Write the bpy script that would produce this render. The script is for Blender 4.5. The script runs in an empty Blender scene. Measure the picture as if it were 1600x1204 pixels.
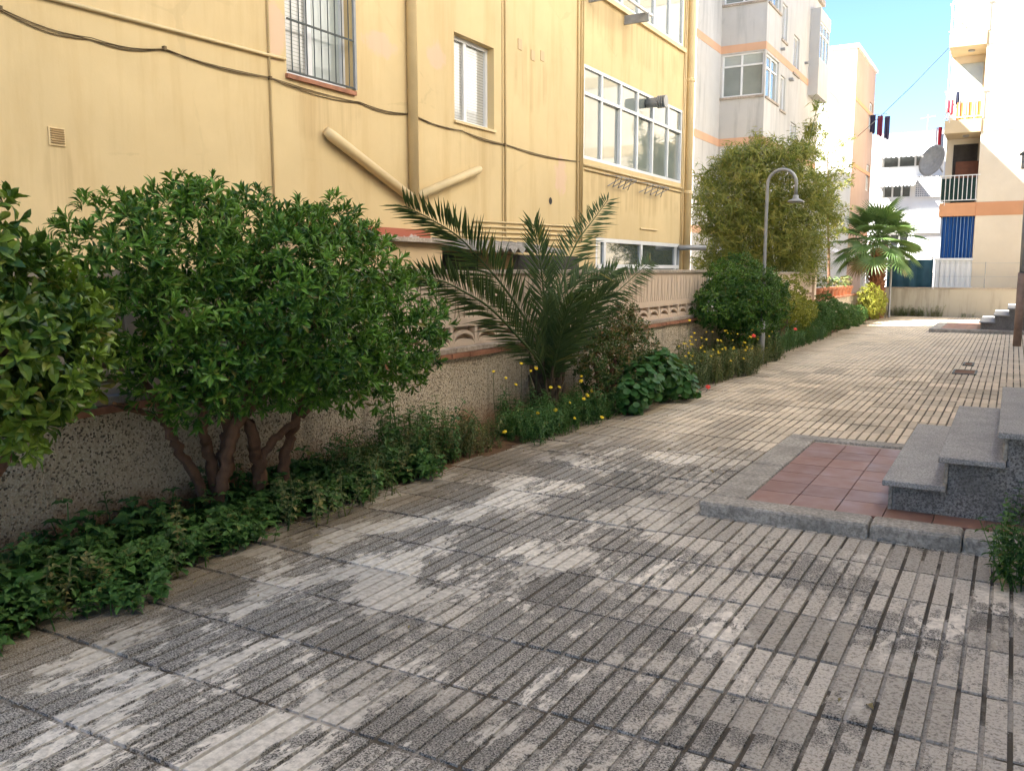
import bpy, math, random
import numpy as np
from mathutils import Vector, Matrix

random.seed(7)
RNG = np.random.default_rng(7)
S = bpy.context.scene
COL = S.collection
R = math.radians

# ------------------------------------------------------------------ camera
CAM = (0.0, 0.0, 1.5)
cd = bpy.data.cameras.new("camera")
cam = bpy.data.objects.new("camera", cd)
COL.objects.link(cam)
cd.sensor_fit = 'HORIZONTAL'
cd.sensor_width = 36.0
cd.lens = 36.0 * 1360.0 / 1600.0
cd.clip_start = 0.05
cd.clip_end = 2000
PITCH = math.atan2(180.0, 1360.0)
YAW = math.atan2(785.0, 1360.0 / math.cos(PITCH))
cam.location = CAM
cam.rotation_euler = (math.pi / 2 - PITCH, 0, YAW)
S.camera = cam

# ------------------------------------------------------------------ light
SUN_AZ, SUN_EL = R(238.0), R(41.7)      # sun stands behind and to the left
w = bpy.data.worlds.new("World")
S.world = w
w.use_nodes = True
wn = w.node_tree.nodes
bg = wn["Background"]
sky = wn.new("ShaderNodeTexSky")
sky.sky_type = 'NISHITA'
sky.sun_disc = False
sky.sun_elevation = SUN_EL
sky.sun_rotation = SUN_AZ
sky.air_density = 1.0
sky.dust_density = 0.0
sky.ozone_density = 5.0
sky.altitude = 1500
w.node_tree.links.new(sky.outputs[0], bg.inputs[0])
bg.inputs[1].default_value = 0.055
sl = bpy.data.lights.new("sun", 'SUN')
sl.energy = 4.6
sl.angle = R(0.53)
sl.color = (1.0, 0.965, 0.91)
so = bpy.data.objects.new("sun", sl)
COL.objects.link(so)
sd = Vector((math.sin(SUN_AZ) * math.cos(SUN_EL), math.cos(SUN_AZ) * math.cos(SUN_EL), math.sin(SUN_EL)))
so.rotation_euler = sd.to_track_quat('Z', 'Y').to_euler()
so.location = (-20, -20, 30)
S.view_settings.view_transform = 'Standard'
S.view_settings.look = 'None'
S.view_settings.exposure = 2.92
S.view_settings.gamma = 1.0
S.cycles.max_bounces = 6
S.cycles.diffuse_bounces = 4
S.cycles.transmission_bounces = 2
S.cycles.caustics_reflective = False
S.cycles.use_adaptive_sampling = True
S.cycles.adaptive_threshold = .015
S.view_settings.use_curve_mapping = False

# ------------------------------------------------------------------ helpers
OFF = {}


class MB:
    """collects geometry in world coordinates, builds ONE mesh object"""

    def __init__(s):
        s.v = []
        s.f = []
        s.n = 0

    def add(s, v, f):
        v = np.asarray(v, float).reshape(-1, 3)
        s.v.append(v)
        k = s.n
        s.f.extend([tuple(i + k for i in q) for q in f])
        s.n += len(v)
        return s

    def box(s, x0, x1, y0, y1, z0, z1):
        return s.add([(x0, y0, z0), (x1, y0, z0), (x1, y1, z0), (x0, y1, z0),
                      (x0, y0, z1), (x1, y0, z1), (x1, y1, z1), (x0, y1, z1)],
                     [(3, 2, 1, 0), (4, 5, 6, 7), (0, 1, 5, 4), (1, 2, 6, 5), (2, 3, 7, 6), (3, 0, 4, 7)])

    def quad(s, a, b, c, d):
        return s.add([a, b, c, d], [(0, 1, 2, 3)])

    def tube(s, pts, r, n=8, cap=True):
        pts = [Vector(p) for p in pts]
        m = len(pts)
        rs = r if isinstance(r, (list, tuple)) else [r] * m
        V, F = [], []
        t0 = (pts[1] - pts[0]).normalized()
        ref = Vector((0, 0, 1)) if abs(t0.z) < .9 else Vector((1, 0, 0))
        u = t0.cross(ref).normalized()
        for i, p in enumerate(pts):
            t = (pts[min(i + 1, m - 1)] - pts[max(i - 1, 0)]).normalized()
            u = (u - t * u.dot(t))
            if u.length < 1e-6:
                u = t.orthogonal()
            u.normalize()
            b = t.cross(u)
            for k in range(n):
                a = 2 * math.pi * k / n
                V.append(p + (u * math.cos(a) + b * math.sin(a)) * rs[i])
        for i in range(m - 1):
            for k in range(n):
                k2 = (k + 1) % n
                F.append((i * n + k, i * n + k2, (i + 1) * n + k2, (i + 1) * n + k))
        if cap:
            F.append(tuple(range(n - 1, -1, -1)))
            F.append(tuple((m - 1) * n + k for k in range(n)))
        return s.add([tuple(v) for v in V], F)

    def lathe(s, c, prof, n=16):
        V, F = [], []
        for (r, z) in prof:
            for k in range(n):
                a = 2 * math.pi * k / n
                V.append((c[0] + r * math.cos(a), c[1] + r * math.sin(a), c[2] + z))
        for i in range(len(prof) - 1):
            for k in range(n):
                k2 = (k + 1) % n
                F.append((i * n + k, i * n + k2, (i + 1) * n + k2, (i + 1) * n + k))
        F.append(tuple(range(n - 1, -1, -1)))
        F.append(tuple((len(prof) - 1) * n + k for k in range(n)))
        return s.add(V, F)

    def inst(s, T, loc, rot, sc):
        """template (verts, faces) placed with 3x3 rotation"""
        V, F = T
        return s.add((V * sc) @ rot.T + np.asarray(loc), F)

    def mesh(s, name, mat, off=(0, 0, 0), smooth=False):
        me = bpy.data.meshes.new(name)
        v = np.concatenate(s.v) - np.asarray(off) if s.v else np.zeros((0, 3))
        me.from_pydata(v.tolist(), [], s.f)
        for m in (mat if isinstance(mat, (list, tuple)) else [mat]):
            me.materials.append(m)
        if smooth:
            me.polygons.foreach_set("use_smooth", [True] * len(me.polygons))
        me.update()
        return me

    def build(s, name, mat, parent=None, smooth=False, bevel=0, origin=None):
        off = np.array(OFF[parent.name] if parent else (origin if origin is not None else (0, 0, 0)), float)
        me = s.mesh(name, mat, off, smooth)
        o = bpy.data.objects.new(name, me)
        COL.objects.link(o)
        if parent:
            o.parent = parent
        else:
            o.location = off
        OFF[o.name] = tuple(off)
        if bevel:
            b = o.modifiers.new("bevel", 'BEVEL')
            b.width = bevel
            b.segments = 2
            b.limit_method = 'ANGLE'
        return o


def tag(o, label=None, cat=None, group=None, kind=None):
    if label:
        o["label"] = label
    if cat:
        o["category"] = cat
    if group:
        o["group"] = group
    if kind:
        o["kind"] = kind
    return o


def thing(name, loc, label, cat, group=None):
    o = bpy.data.objects.new(name, None)
    o.empty_display_size = .1
    COL.objects.link(o)
    o.location = loc
    OFF[o.name] = tuple(loc)
    return tag(o, label, cat, group)


def link_copy(name, me, parent, loc, rot=None, sc=1.0):
    """an object that shares mesh data; loc in world coordinates"""
    o = bpy.data.objects.new(name, me)
    COL.objects.link(o)
    off = OFF[parent.name]
    o.parent = parent
    M = Matrix.Translation(Vector(loc) - Vector(off))
    if rot is not None:
        M = M @ Matrix([list(r) for r in rot]).to_4x4()
    o.matrix_local = M @ Matrix.Scale(sc, 4)
    OFF[o.name] = tuple(loc)
    return o


# ------------------------------------------------------------------ materials
PX0, PX1, PY0, PY1 = -3.72, 1.0, .6, 31.3
class NT:
    def __init__(s, name):
        s.m = bpy.data.materials.new(name)
        s.m.use_nodes = True
        s.t = s.m.node_tree
        s.N = s.t.nodes
        s.L = s.t.links
        s.p = s.N["Principled BSDF"]
        s.out = s.N["Material Output"]
        s.geo = s.N.new("ShaderNodeNewGeometry")

    def lk(s, a, b):
        s.L.new(a, b)

    def pos(s, scale=(1, 1, 1), loc=(0, 0, 0)):
        mp = s.N.new("ShaderNodeMapping")
        mp.inputs['Scale'].default_value = scale
        mp.inputs['Location'].default_value = loc
        s.lk(s.geo.outputs['Position'], mp.inputs['Vector'])
        return mp.outputs[0]

    def noise(s, scale=1, detail=4, rough=.55, vec=None, dist=0):
        n = s.N.new("ShaderNodeTexNoise")
        n.inputs['Scale'].default_value = scale
        n.inputs['Detail'].default_value = detail
        n.inputs['Roughness'].default_value = rough
        n.inputs['Distortion'].default_value = dist
        s.lk(vec if vec is not None else s.geo.outputs['Position'], n.inputs['Vector'])
        return n.outputs[0]

    def voro(s, scale, vec=None, out='Distance', feat='F1'):
        n = s.N.new("ShaderNodeTexVoronoi")
        n.feature = feat
        n.inputs['Scale'].default_value = scale
        s.lk(vec if vec is not None else s.geo.outputs['Position'], n.inputs['Vector'])
        return n.outputs[out]

    def ramp(s, fac, stops, interp='LINEAR'):
        r = s.N.new("ShaderNodeValToRGB")
        r.color_ramp.interpolation = interp
        e = r.color_ramp.elements
        while len(e) < len(stops):
            e.new(.5)
        for i, (p, c) in enumerate(stops):
            e[i].position = p
            e[i].color = (c, c, c, 1) if not isinstance(c, (tuple, list)) else (*c, 1)
        s.lk(fac, r.inputs[0])
        return r.outputs[0]

    def mix(s, fac, a, b, mode='MIX'):
        m = s.N.new("ShaderNodeMix")
        m.data_type = 'RGBA'
        m.blend_type = mode
        for v, i in ((fac, 0), (a, 6), (b, 7)):
            if isinstance(v, (int, float)):
                m.inputs[i].default_value = v
            elif isinstance(v, (tuple, list)):
                m.inputs[i].default_value = (*v, 1)
            else:
                s.lk(v, m.inputs[i])
        return m.outputs[2]

    def math(s, op, a, b=None, clamp=False):
        m = s.N.new("ShaderNodeMath")
        m.operation = op
        m.use_clamp = clamp
        for v, i in ((a, 0), (b, 1)):
            if v is None:
                continue
            if isinstance(v, (int, float)):
                m.inputs[i].default_value = v
            else:
                s.lk(v, m.inputs[i])
        return m.outputs[0]

    def xyz(s):
        n = s.N.new("ShaderNodeSeparateXYZ")
        s.lk(s.geo.outputs['Position'], n.inputs[0])
        return n.outputs

    def blob(s, c, r, wob=.35, ns=6):
        """soft mask: 1 inside an ellipsoid at c with radii r, ragged edge"""
        mp = s.pos(tuple(1 / q for q in r), tuple(-a / q for a, q in zip(c, r)))
        n = s.N.new("ShaderNodeVectorMath")
        n.operation = 'LENGTH'
        s.lk(mp, n.inputs[0])
        nz = s.noise(ns, 5)
        d = s.math('ADD', n.outputs['Value'], s.math('MULTIPLY', s.math('SUBTRACT', nz, .5), wob * 4))
        return s.ramp(d, [(.7, 1), (1.0, 0)])

    def bump(s, h, strength=.3, dist=.01):
        b = s.N.new("ShaderNodeBump")
        b.inputs['Strength'].default_value = strength
        b.inputs['Distance'].default_value = dist
        s.lk(h, b.inputs['Height'])
        s.lk(b.outputs[0], s.p.inputs['Normal'])

    def fin(s, col=None, rough=.85, spec=.3, metal=0):
        if col is not None:
            if isinstance(col, (tuple, list)):
                s.p.inputs['Base Color'].default_value = (*col, 1)
            else:
                s.lk(col, s.p.inputs['Base Color'])
        if isinstance(rough, (int, float)):
            s.p.inputs['Roughness'].default_value = rough
        else:
            s.lk(rough, s.p.inputs['Roughness'])
        s.p.inputs['Specular IOR Level'].default_value = spec
        s.p.inputs['Metallic'].default_value = metal
        return s.m


def simple(name, col, rough=.8, var=.15, scale=8, bump=0, spec=.3, metal=0):
    t = NT(name)
    n = t.noise(scale, 5)
    c = t.mix(t.ramp(n, [(.3, 0), (.7, 1)]), tuple(q * (1 - var) for q in col), tuple(min(1, q * (1 + var)) for q in col))
    if bump:
        t.bump(t.noise(scale * 6, 4), bump, .01)
    return t.fin(c, rough, spec, metal)


def plaster(name, col, stain=(.5, .5, .5), amount=.25, patches=(), patchcol=(.8, .5, .4), rough=.9, drips=()):
    t = NT(name)
    a = t.noise(.9, 5, .6)
    c = t.mix(t.ramp(a, [(.3, 0), (.75, 1)]), tuple(q * .9 for q in col), tuple(min(1, q * 1.06) for q in col))
    b = t.noise(1, 6, .65, t.pos((3.2, 3.2, .35)))
    c = t.mix(t.math('MULTIPLY', t.ramp(b, [(.5, 0), (.75, 1)]), amount), c, tuple(q * s for q, s in zip(col, stain)))
    cl = t.noise(.35, 6, .7)
    c = t.mix(t.math('MULTIPLY', t.ramp(cl, [(.45, 0), (.6, 1)]), .22), c, tuple(q * k_ for q, k_ in zip(col, (.86, .80, .72))))
    vo = t.voro(.55, t.pos((1, 1, 1.3)), 'Distance', 'DISTANCE_TO_EDGE')
    vn = t.math('ADD', vo, t.math('MULTIPLY', t.math('SUBTRACT', t.noise(3, 5), .5), .12))
    c = t.mix(t.math('MULTIPLY', t.ramp(vn, [(.0, 1), (.004, 0)]), t.math('MULTIPLY', t.ramp(t.noise(.7, 3), [(.5, 0), (.65, 1)]), .22)), c, tuple(q * .6 for q in col))
    for (cc, rr) in patches:
        c = t.mix(t.math('MULTIPLY', t.blob(cc, rr), .55), c, patchcol)
    for (cc, rr) in drips:
        c = t.mix(t.math('MULTIPLY', t.math('MULTIPLY', t.blob(cc, rr, .25, 3), t.ramp(t.noise(1, 4, .6, t.pos((9, 9, .5))), [(.42, 0), (.62, 1)])), .4), c, tuple(q * k_ for q, k_ in zip(col, (.62, .55, .5))))
    t.bump(t.noise(45, 5, .6), .12, .006)
    return t.fin(c, rough, .2)


M = {}
M['yellow'] = plaster('yellow_plaster', (.68, .52, .275), (.74, .65, .54), .6,
                      patches=[((-6.2, 7.9, 3.95), (.2, .35, .14)), ((-6.2, 9.0, 4.05), (.2, .22, .16)), ((-6.2, 12.35, 2.95), (.2, .2, .34)),
                               ((-6.2, 6.35, 3.75), (.2, .14, .3))], patchcol=(.70, .47, .36),
                      drips=[((-6.2, 6.95, 3.1), (.3, .6, .38)), ((-6.2, 9.85, 3.1), (.3, .6, .4)), ((-6.2, 15.5, 2.9), (.3, 2.6, .4)), ((-6.2, 4.07, 2.2), (.3, .14, .4)), ((-6.2, 15.5, 5.6), (.3, 2.6, .5)), ((-6.2, 11.4, 4.2), (.3, .6, .5))])
M['yellow_pipe'] = simple('yellow_painted_pipe', (.68, .52, .275), .55, .09, 3)
M['beige'] = plaster('beige_render', (.62, .46, .27), (.7, .68, .65), .3)
t = NT('red_primer_band')
c = t.mix(t.ramp(t.math('ADD', t.noise(5, 6, .65), t.math('MULTIPLY', t.math('SUBTRACT', 1.9, t.xyz()[2]), 3.2)), [(.58, 0), (.66, 1)]), (.42, .13, .075), (.55, .5, .44))
M['redband'] = t.fin(c, .9)
M['greywhite'] = plaster('weathered_white_render', (.52, .50, .46), (.42, .42, .42), .55)
M['peach_band'] = plaster('peach_paint', (.62, .38, .24), (.7, .7, .7), .3)
M['white'] = plaster('white_render', (.80, .78, .74), (.8, .8, .8), .2)
M['peach'] = plaster('peach_render', (.42, .30, .235), (.8, .75, .7), .25)
M['cream'] = plaster('cream_render', (.76, .67, .52), (.85, .8, .75), .2)
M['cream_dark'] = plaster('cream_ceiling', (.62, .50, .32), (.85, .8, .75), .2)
M['orange_band'] = plaster('orange_band_paint', (.62, .32, .17), (.85, .8, .75), .2)
M['alu'] = simple('white_aluminium', (.72, .72, .70), .35, .05, 4, spec=.5)
M['grey_metal'] = simple('grey_metal', (.28, .28, .27), .5, .15, 10, spec=.5)
M['iron'] = simple('dark_iron', (.05, .06, .055), .55, .2, 20, spec=.4)
M['galv'] = simple('galvanised_steel', (.30, .30, .29), .5, .12, 9, spec=.4, metal=.3)
M['rust'] = simple('rusty_pole', (.22, .12, .08), .8, .3, 9)
M['terra'] = simple('terracotta', (.42, .17, .085), .8, .25, 9, .3)
M['terra_brick'] = simple('terracotta_coping', (.33, .15, .085), .9, .35, 6, .4)
M['darkvoid'] = simple('opening_shade', (.05, .045, .04), .9)  # near-black colour standing in for the shade inside openings
M['cable'] = simple('weathered_cable', (.16, .11, .05), .7)
M['plastic_white'] = simple('white_plastic', (.75, .74, .72), .4, .05)


def glass(name, col, rough=.04, stripes=None):
    t = NT(name)
    n = t.noise(1.3, 3)
    c = t.mix(t.ramp(n, [(.35, 0), (.7, 1)]), tuple(q * .75 for q in col), col)
    if stripes:
        z = t.xyz()[2]
        k = t.math('FRACT', t.math('MULTIPLY', z, stripes))
        c = t.mix(t.ramp(k, [(.0, 0), (.12, 1), (.8, 1), (.95, 0)]), tuple(q * .45 for q in col), c)
    t.p.inputs['Coat Weight'].default_value = .6
    t.p.inputs['Coat Roughness'].default_value = .02
    return t.fin(c, rough, .7)


M['glass_pale'] = glass('glass_over_pale_curtain', (.23, .26, .235))
M['glass_dark'] = glass('dark_window_glass', (.07, .09, .085))
M['glass_blind'] = glass('glass_over_blind', (.46, .45, .40), .15, 28)
M['glass_frost'] = glass('frosted_glass', (.42, .46, .42), .25)

# concrete / stone
def terrazzo(name, lo, hi, rough=.85, sc=120, stain=.5, bump=.35):
    t = NT(name)
    sp = t.noise(sc, 3, .7)
    c = t.mix(t.ramp(sp, [(.36, 0), (.62, 1)]), lo, hi)
    c = t.mix(t.math('MULTIPLY', t.ramp(t.noise(3.2, 6, .65), [(.42, 0), (.66, 1)]), stain), c, tuple(q * .35 for q in hi))
    t.bump(sp, bump, .004)
    return t.fin(c, rough, .3)


M['kerb'] = terrazzo('kerb_concrete', (.22, .20, .17), (.46, .42, .36), sc=45, stain=.7)
M['tread'] = terrazzo('terrazzo_tread', (.19, .185, .175), (.46, .44, .41), sc=110, stain=.35)
M['stepside'] = terrazzo('pebbled_step_side', (.075, .07, .063), (.36, .34, .31), sc=90, stain=.6, bump=.9)
M['precast'] = plaster('precast_concrete', (.66, .52, .39), (.55, .52, .5), .4)
M['cap'] = terrazzo('coping_concrete', (.32, .26, .20), (.50, .42, .33), sc=30, stain=.6)
M['farwall'] = plaster('stained_garden_wall', (.44, .40, .32), (.28, .27, .25), .85)

# pebble-dash
t = NT('pebble_dash')
vd = t.voro(95, out='Color')
sepc = t.N.new("ShaderNodeSeparateColor")
t.lk(vd, sepc.inputs[0])
tone = t.ramp(sepc.outputs[0], [(0, (.10, .08, .06)), (.13, (.16, .125, .09)), (.2, (.50, .40, .28)), (.7, (.66, .55, .40)), (1, (.76, .67, .53))])
big = t.ramp(t.noise(1.1, 5), [(.35, 0), (.65, 1)])
c = t.mix(t.math('MULTIPLY', big, .45), tone, (.52, .42, .29))
z = t.xyz()[2]
y = t.xyz()[1]
streak = t.noise(1, 5, .6, t.pos((5, 5, .35)))
c = t.mix(t.math('MULTIPLY', t.ramp(streak, [(.52, 0), (.70, 1)]), .45), c, (.14, .115, .085))
soil = t.ramp(t.math('ADD', z, t.math('MULTIPLY', t.noise(2.5, 5), .6)), [(.38, 1), (.62, 0)])
c = t.mix(t.math('MULTIPLY', soil, .75), c, (.30, .13, .05))
t.bump(t.voro(95), .9, .012)
M['pebble'] = t.fin(c, .95, .2)


def paving(name, groove=False):
    t = NT(name)
    X, Y, Z = t.xyz()
    sp = t.noise(150, 2, .8)
    blot = t.noise(.9, 7, .62)
    dark = t.mix(t.ramp(sp, [(.42, 0), (.60, 1)]), (.04, .038, .035), (.42, .40, .37))
    pale = t.mix(t.ramp(t.noise(75, 4, .75), [(.36, 0), (.52, 1)]), (.22, .20, .175), (.52, .485, .435))
    # worn tops: exposed aggregate where the cement skin is gone
    fine = t.noise(14, 7, .78, t.pos((1, .55, 1)))
    wear = t.math('ADD', blot, t.math('MULTIPLY', t.math('SUBTRACT', fine, .5), .75))
    wear = t.math('ADD', wear, t.math('MULTIPLY', t.math('ADD', X, 1.0), -.055))
    wear = t.math('ADD', wear, t.math('MULTIPLY', t.math('SUBTRACT', 5.0, Y), .012))
    sc_ = t.N.new("ShaderNodeCombineXYZ")
    t.lk(t.math('FLOOR', t.math('DIVIDE', t.math('SUBTRACT', X, PX0), .405)), sc_.inputs[0])
    t.lk(t.math('FLOOR', t.math('DIVIDE', t.math('SUBTRACT', Y, .564), .432)), sc_.inputs[1])
    wn0 = t.N.new("ShaderNodeTexWhiteNoise")
    t.lk(sc_.outputs[0], wn0.inputs['Vector'])
    wear = t.math('ADD', wear, t.math('MULTIPLY', t.math('SUBTRACT', wn0.outputs[0], .5), .16))
    wm = t.ramp(wear, [(.50, 0), (.56, 1)])
    c = t.mix(t.math('MULTIPLY', wm, .92), pale, dark)
    # pale lime bloom, dragged along the ribs
    st = t.noise(1, 7, .66, t.pos((2.3, 1.15, 1), (3.1, 7.7, 0)), .4)
    st2 = t.noise(30, 5, .75, t.pos((1, .28, 1)))
    bl = t.math('ADD', st, t.math('MULTIPLY', t.math('SUBTRACT', st2, .5), .3))
    prox = t.ramp(t.math('ADD', t.math('MULTIPLY', X, -.28), t.math('MULTIPLY', Y, -.035)), [(.15, 0), (.7, 1)])
    bl = t.math('ADD', bl, t.math('MULTIPLY', prox, .095))
    bm = t.ramp(bl, [(.592, 0), (.612, 1)])
    c = t.mix(t.math('MULTIPLY', bm, .93), c, t.mix(t.ramp(t.noise(28, 6, .7), [(.35, 0), (.6, 1)]), (.44, .41, .365), (.72, .68, .62)))
    # far slabs paler and warmer: bounce light put into their colour
    far = t.ramp(t.math('ADD', t.math('MULTIPLY', Y, .1), t.math('MULTIPLY', t.noise(.5, 4), .35)), [(.8, 0), (1.15, 1)])
    fc = t.mix(t.ramp(t.noise(1.7, 6, .65), [(.42, 0), (.62, 1)]), (.64, .545, .42), (.53, .455, .35))
    fc = t.mix(t.math('MULTIPLY', t.ramp(t.noise(.8, 6, .65, t.pos((1.6, .8, 1), (5, 2, 0))), [(.56, 0), (.64, 1)]), .45), fc, (.30, .26, .205))
    c = t.mix(t.math('MULTIPLY', far, .85), c, fc)
    # earth washed out of the planting bed
    ed = t.ramp(t.math('ADD', t.math('MULTIPLY', t.math('ADD', X, 3.0), -1.0), t.math('MULTIPLY', t.noise(2.2, 5), .6)), [(.2, 0), (.7, 1)])
    c = t.mix(t.math('MULTIPLY', ed, .65), c, (.17, .125, .07))
    spots = t.ramp(t.voro(3.3), [(.035, 1), (.05, 0)])
    c = t.mix(t.math('MULTIPLY', spots, t.ramp(t.noise(1.4), [(.5, 0), (.6, .8)])), c, (.04, .035, .03))
    if groove:
        g = t.mix(t.noise(7, 5), (.05, .042, .032), (.11, .092, .07))
        gr = t.ramp(t.noise(1.9, 4, .6), [(.6, 0), (.72, 1)])
        g = t.mix(t.math('MULTIPLY', gr, .5), g, (.07, .07, .025))
        # each groove of each slab is filled with cement to its own degree
        cell = t.N.new("ShaderNodeCombineXYZ")
        t.lk(t.math('FLOOR', t.math('DIVIDE', t.math('SUBTRACT', X, PX0 - .04), .081)), cell.inputs[0])
        t.lk(t.math('FLOOR', t.math('DIVIDE', t.math('SUBTRACT', Y, .564), .432)), cell.inputs[1])
        wn_ = t.N.new("ShaderNodeTexWhiteNoise")
        t.lk(cell.outputs[0], wn_.inputs['Vector'])
        fv = t.math('ADD', t.math('MULTIPLY', wn_.outputs[0], .42), t.math('MULTIPLY', t.noise(3.5, 6, .7), .75))
        fv = t.math('ADD', fv, t.math('MULTIPLY', bm, .3))
        fv = t.math('SUBTRACT', fv, t.math('MULTIPLY', far, .12))
        fill = t.ramp(fv, [(.50, 0), (.66, 1)])
        c = t.mix(t.math('MULTIPLY', fill, .9), g, t.mix(.35, c, (.12, .10, .08)))
    else:
        pr = t.N.new("ShaderNodeObjectInfo")
        hsv = t.N.new("ShaderNodeHueSaturation")
        rv = t.ramp(pr.outputs['Random'], [(0, .74), (1, 1.18)])
        t.lk(rv, hsv.inputs['Value'])
        t.lk(c, hsv.inputs['Color'])
        c = hsv.outputs[0]
    c = t.mix(1.0, c, (1.0, .965, .905), 'MULTIPLY')
    t.bump(sp, .25, .003)
    return t.fin(c, .88, .3)


M['tile'] = paving('ribbed_paving_tile')
M['groove'] = paving('paving_joint_dirt', True)

t = NT('red_floor_tile')
oi = t.N.new("ShaderNodeObjectInfo")
c = t.mix(oi.outputs['Random'], (.20, .10, .07), (.28, .14, .095))
c = t.mix(t.math('MULTIPLY', t.ramp(t.noise(4, 5), [(.4, 0), (.7, 1)]), .35), c, (.30, .20, .17))
M['floortile'] = t.fin(c, t.ramp(t.noise(5, 4), [(.3, .38), (.7, .65)]), .4)
M['soil'] = simple('garden_soil', (.13, .075, .04), .95, .4, 9, .8, .1)
M['asphalt'] = simple('dusty_ground', (.16, .14, .12), .95, .2, 2, .3)


def leafmat(name, a, b, young=None, trans=.3, rough=.45, yfrac=.8, spec=.35):
    t = NT(name)
    rnd = t.geo.outputs['Random Per Island']
    c = t.mix(rnd, a, b)
    oi = t.N.new("ShaderNodeObjectInfo")
    c = t.mix(t.math('MULTIPLY', oi.outputs['Random'], .25), c, b)
    if young:
        n = t.math('ADD', t.math('MULTIPLY', t.noise(2.4, 3), .75), t.math('MULTIPLY', rnd, .3))
        c = t.mix(t.ramp(n, [(yfrac - .22, 0), (yfrac, 1)]), c, young)
    c = t.mix(t.ramp(rnd, [(.965, 0), (.975, .8)]), c, (.24, .19, .05))
    t.fin(c, rough, spec)
    tr = t.N.new("ShaderNodeBsdfTranslucent")
    tc = t.mix(.5, c, (.16, .26, .03), 'MIX')
    t.lk(tc, tr.inputs[0])
    mx = t.N.new("ShaderNodeMixShader")
    mx.inputs[0].default_value = trans
    t.lk(t.p.outputs[0], mx.inputs[1])
    t.lk(tr.outputs[0], mx.inputs[2])
    t.lk(mx.outputs[0], t.out.inputs[0])
    return t.m


M['leaf_big'] = leafmat('glossy_shrub_leaf', (.014, .058, .010), (.037, .125, .017), (.125, .26, .03), .22, .36, .62)
M['leaf_left'] = leafmat('broad_shrub_leaf', (.02, .062, .011), (.055, .13, .017), (.18, .27, .03), .22, .34, .62)
M['leaf_weed'] = leafmat('weed_leaf', (.028, .085, .017), (.09, .19, .04), None, .22, .55)
M['leaf_weed2'] = leafmat('dry_weed_leaf', (.065, .11, .035), (.13, .17, .055), (.22, .19, .07), .25, .6, .7)
M['leaf_palm'] = leafmat('date_palm_leaflet', (.034, .06, .02), (.07, .105, .034), None, .18, .6, .8, .2)
M['leaf_fan'] = leafmat('fan_palm_leaf', (.08, .15, .045), (.15, .24, .07), None, .3, .45)
M['leaf_dry'] = leafmat('dry_palm_leaf', (.22, .16, .07), (.32, .25, .12), None, .2, .7)
M['leaf_bamboo'] = leafmat('bamboo_leaf', (.13, .165, .03), (.26, .26, .06), (.40, .34, .07), .42, .5, .7)
M['leaf_round'] = leafmat('round_shrub_leaf', (.018, .068, .009), (.045, .125, .015), (.12, .23, .025), .22, .4, .7)
M['leaf_yellow'] = leafmat('variegated_leaf', (.14, .17, .02), (.34, .32, .04), (.45, .42, .06), .3, .5, .75)
M['leaf_rust'] = leafmat('russet_shrub_leaf', (.035, .075, .018), (.075, .12, .028), (.30, .14, .07), .2, .5, .76)
M['leaf_nast'] = leafmat('round_trailing_leaf', (.03, .10, .02), (.06, .17, .035), None, .3, .5)
M['bark'] = simple('reddish_bark', (.15, .08, .048), .9, .35, 14, .6)
M['bark_palm'] = simple('fibrous_palm_trunk', (.20, .085, .04), .95, .45, 14, .9)
M['stem'] = simple('green_stem', (.09, .13, .04), .7, .2, 9)
M['yellowpetal'] = simple('yellow_petal', (.75, .52, .02), .6, .1)
M['redpetal'] = simple('red_petal', (.62, .05, .03), .6, .1)

# ------------------------------------------------------------------ the setting
tag(MB().quad((-300, -100, -.06), (300, -100, -.06), (300, 500, -.06), (-300, 500, -.06)).build('ground', M['asphalt']), kind='structure')
bed = MB()
NB = 60
for i in range(NB):
    y0, y1 = -1 + i * 32.4 / NB, -1 + (i + 1) * 32.4 / NB
    bed.quad((-4.22, y0, .03), (-3.4, y0, -.02), (-3.4, y1, -.02), (-4.22, y1, .03))
tag(bed.build('planting_bed', M['soil']), kind='structure')

# pavement of ribbed tiles
TW, TD, RP = .405, .432, .081
pav = MB()
pav.quad((PX0 + .02, PY0, -.008), (PX1, PY0, -.008), (PX1, PY1, -.008), (PX0 + .02, PY1, -.008))
pavement = tag(pav.build('pavement', M['groove']), kind='structure')


def tile_verts(n, w, d):
    V, F = [], []
    for k in range(n):
        a = k * RP + .0064
        b = (k + 1) * RP - .0064
        y0, y1 = .009, d - .009
        h, e = -.016, .0025
        i = len(V)
        V += [(a, y0, h), (b, y0, h), (b, y1, h), (a, y1, h),
              (a + e, y0 + e, 0), (b - e, y0 + e, 0), (b - e, y1 - e, 0), (a + e, y1 - e, 0)]
        F += [(i + 4, i + 5, i + 6, i + 7), (i, i + 1, i + 5, i + 4), (i + 1, i + 2, i + 6, i + 5), (i + 2, i + 3, i + 7, i + 6), (i + 3, i, i + 4, i + 7)]
    return np.array(V, float), F


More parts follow.
